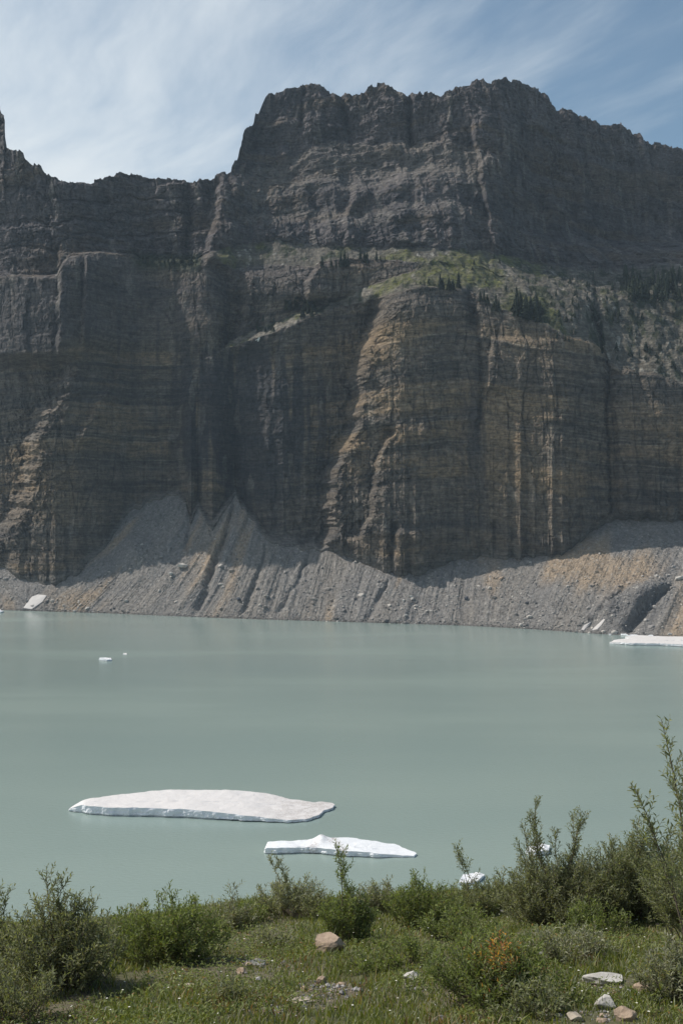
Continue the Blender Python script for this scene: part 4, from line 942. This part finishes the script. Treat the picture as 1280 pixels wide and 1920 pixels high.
# broad-leaved low herbs
n = 170000; y = 5.0+15*rn.rand(n); x = (rn.rand(n)*2-1)*(.38*y+2.2); mk = fbm(x/.6, y/.7, 261, 3) > -.12; x, y = x[mk], y[mk]; n = len(x)
z = zg(x, y)+rn.rand(n)*.07; a = rn.rand(n)*6.283; dr = np.stack([np.cos(a), np.sin(a), rn.uniform(.0, 1.0, n)], -1); dr /= np.linalg.norm(dr, axis=1, keepdims=True)
ln = rn.uniform(.018, .042, n); V, Fq = leaves_mesh(np.stack([x, y, z], -1), dr, np.tile([0, 0, 1.], (n, 1))+rn.normal(0, .3, (n, 3)), ln, ln*.5)
t = rn.rand(n, 1); C = np.array((.085, .120, .028))*(1-t)+np.array((.25, .28, .09))*t; yy = rn.rand(n) < .03; C[yy] = (.28, .17, .05)
hb = mesh_from('meadow_herbs', V, Fq, M_leaf, cols=np.repeat(C, 7, 0)); tag(hb, 'low broad-leaved herbs mixed into the bank grass', 'ground cover', kind='stuff')
# white flower heads
n = 300; y = 7.4+8.5*rn.rand(n); x = (rn.rand(n)*2-1)*.33*y; zf = zg(x, y)+rn.uniform(.06, .13, n)
V = []; Fq = []; k = 0
for i in range(n):
    r = rn.uniform(.005, .011)
    for q in range(7):
        a = q/7*6.283; d = np.array([math.cos(a), math.sin(a), .25]); s = np.array([-d[1], d[0], 0]); p0 = np.array([x[i], y[i], zf[i]])
        V += [p0, p0+d*r*.6+s*r*.35, p0+d*r, p0+d*r*.6-s*r*.35]; Fq.append((k, k+1, k+2, k+3)); k += 4
m, nt = new_mat('white_petal'); p = N(nt, 'ShaderNodeBsdfPrincipled', i_Roughness=.7); p.inputs['Base Color'].default_value = (.62, .61, .52, 1); o = N(nt, 'ShaderNodeOutputMaterial'); L(nt, p.outputs[0], o.inputs[0])
fl = mesh_from('white_flowers', np.array(V), np.array(Fq), m); tag(fl, 'scattered small white flower heads in the bank grass', 'flowers', kind='stuff')
# gravel
gp = []; 
for (px, py, r, nn) in ((482,1806,.22,220),(560,1875,.34,300),(500,1898,.25,160),(1135,1850,.30,160),(610,1850,.2,90),(1120,1905,.3,120),(640,1862,.2,80),(760,1850,.3,60),(900,1915,.5,60)):
    q = hit(px, py); aa = rn.normal(0, .55, (nn, 2))*r; gp.append(np.stack([q.x+aa[:, 0], q.y+aa[:, 1]], -1))
aa = np.stack([(rn.rand(1300)*2-1)*4, 7+9*rn.rand(1300)], -1); gp.append(aa); gp = np.vstack(gp); gz = zg(gp[:, 0], gp[:, 1])
gs_ = .006+.010*rn.pareto(3, len(gp)); gs_ = np.minimum(gs_, .045); gc = np.where(rn.rand(len(gp), 1) < .35, np.array([(.30, .23, .17)]), np.array([(.26, .25, .245)]))*rn.uniform(.6, 1.4, (len(gp), 1))
gv = scatter_rocks('gravel', np.column_stack([gp, gz+gs_*.2]), gs_, gc, M_attr, 9, .7); tag(gv, 'grey and tan gravel in bare patches of the near bank', 'gravel', kind='stuff')

# ================================================================== HAZE
m, nt = new_mat('air'); pv = N(nt, 'ShaderNodeVolumePrincipled'); pv.inputs['Color'].default_value = (.64, .83, 1.0, 1); pv.inputs['Density'].default_value = .0001; pv.inputs['Anisotropy'].default_value = .0
o = N(nt, 'ShaderNodeOutputMaterial'); L(nt, pv.outputs[0], o.inputs['Volume'])
hv = np.array([(a, b, c) for c in (-140, 470) for b in (-700, 2700) for a in (-2700, 2700)], float)
hf = np.array([(0, 2, 3, 1), (4, 5, 7, 6), (0, 1, 5, 4), (2, 6, 7, 3), (0, 4, 6, 2), (1, 3, 7, 5)])
hz = mesh_from('haze', hv, hf, m); tag(hz, 'thin bluish mountain air over the lake', 'haze', kind='stuff')
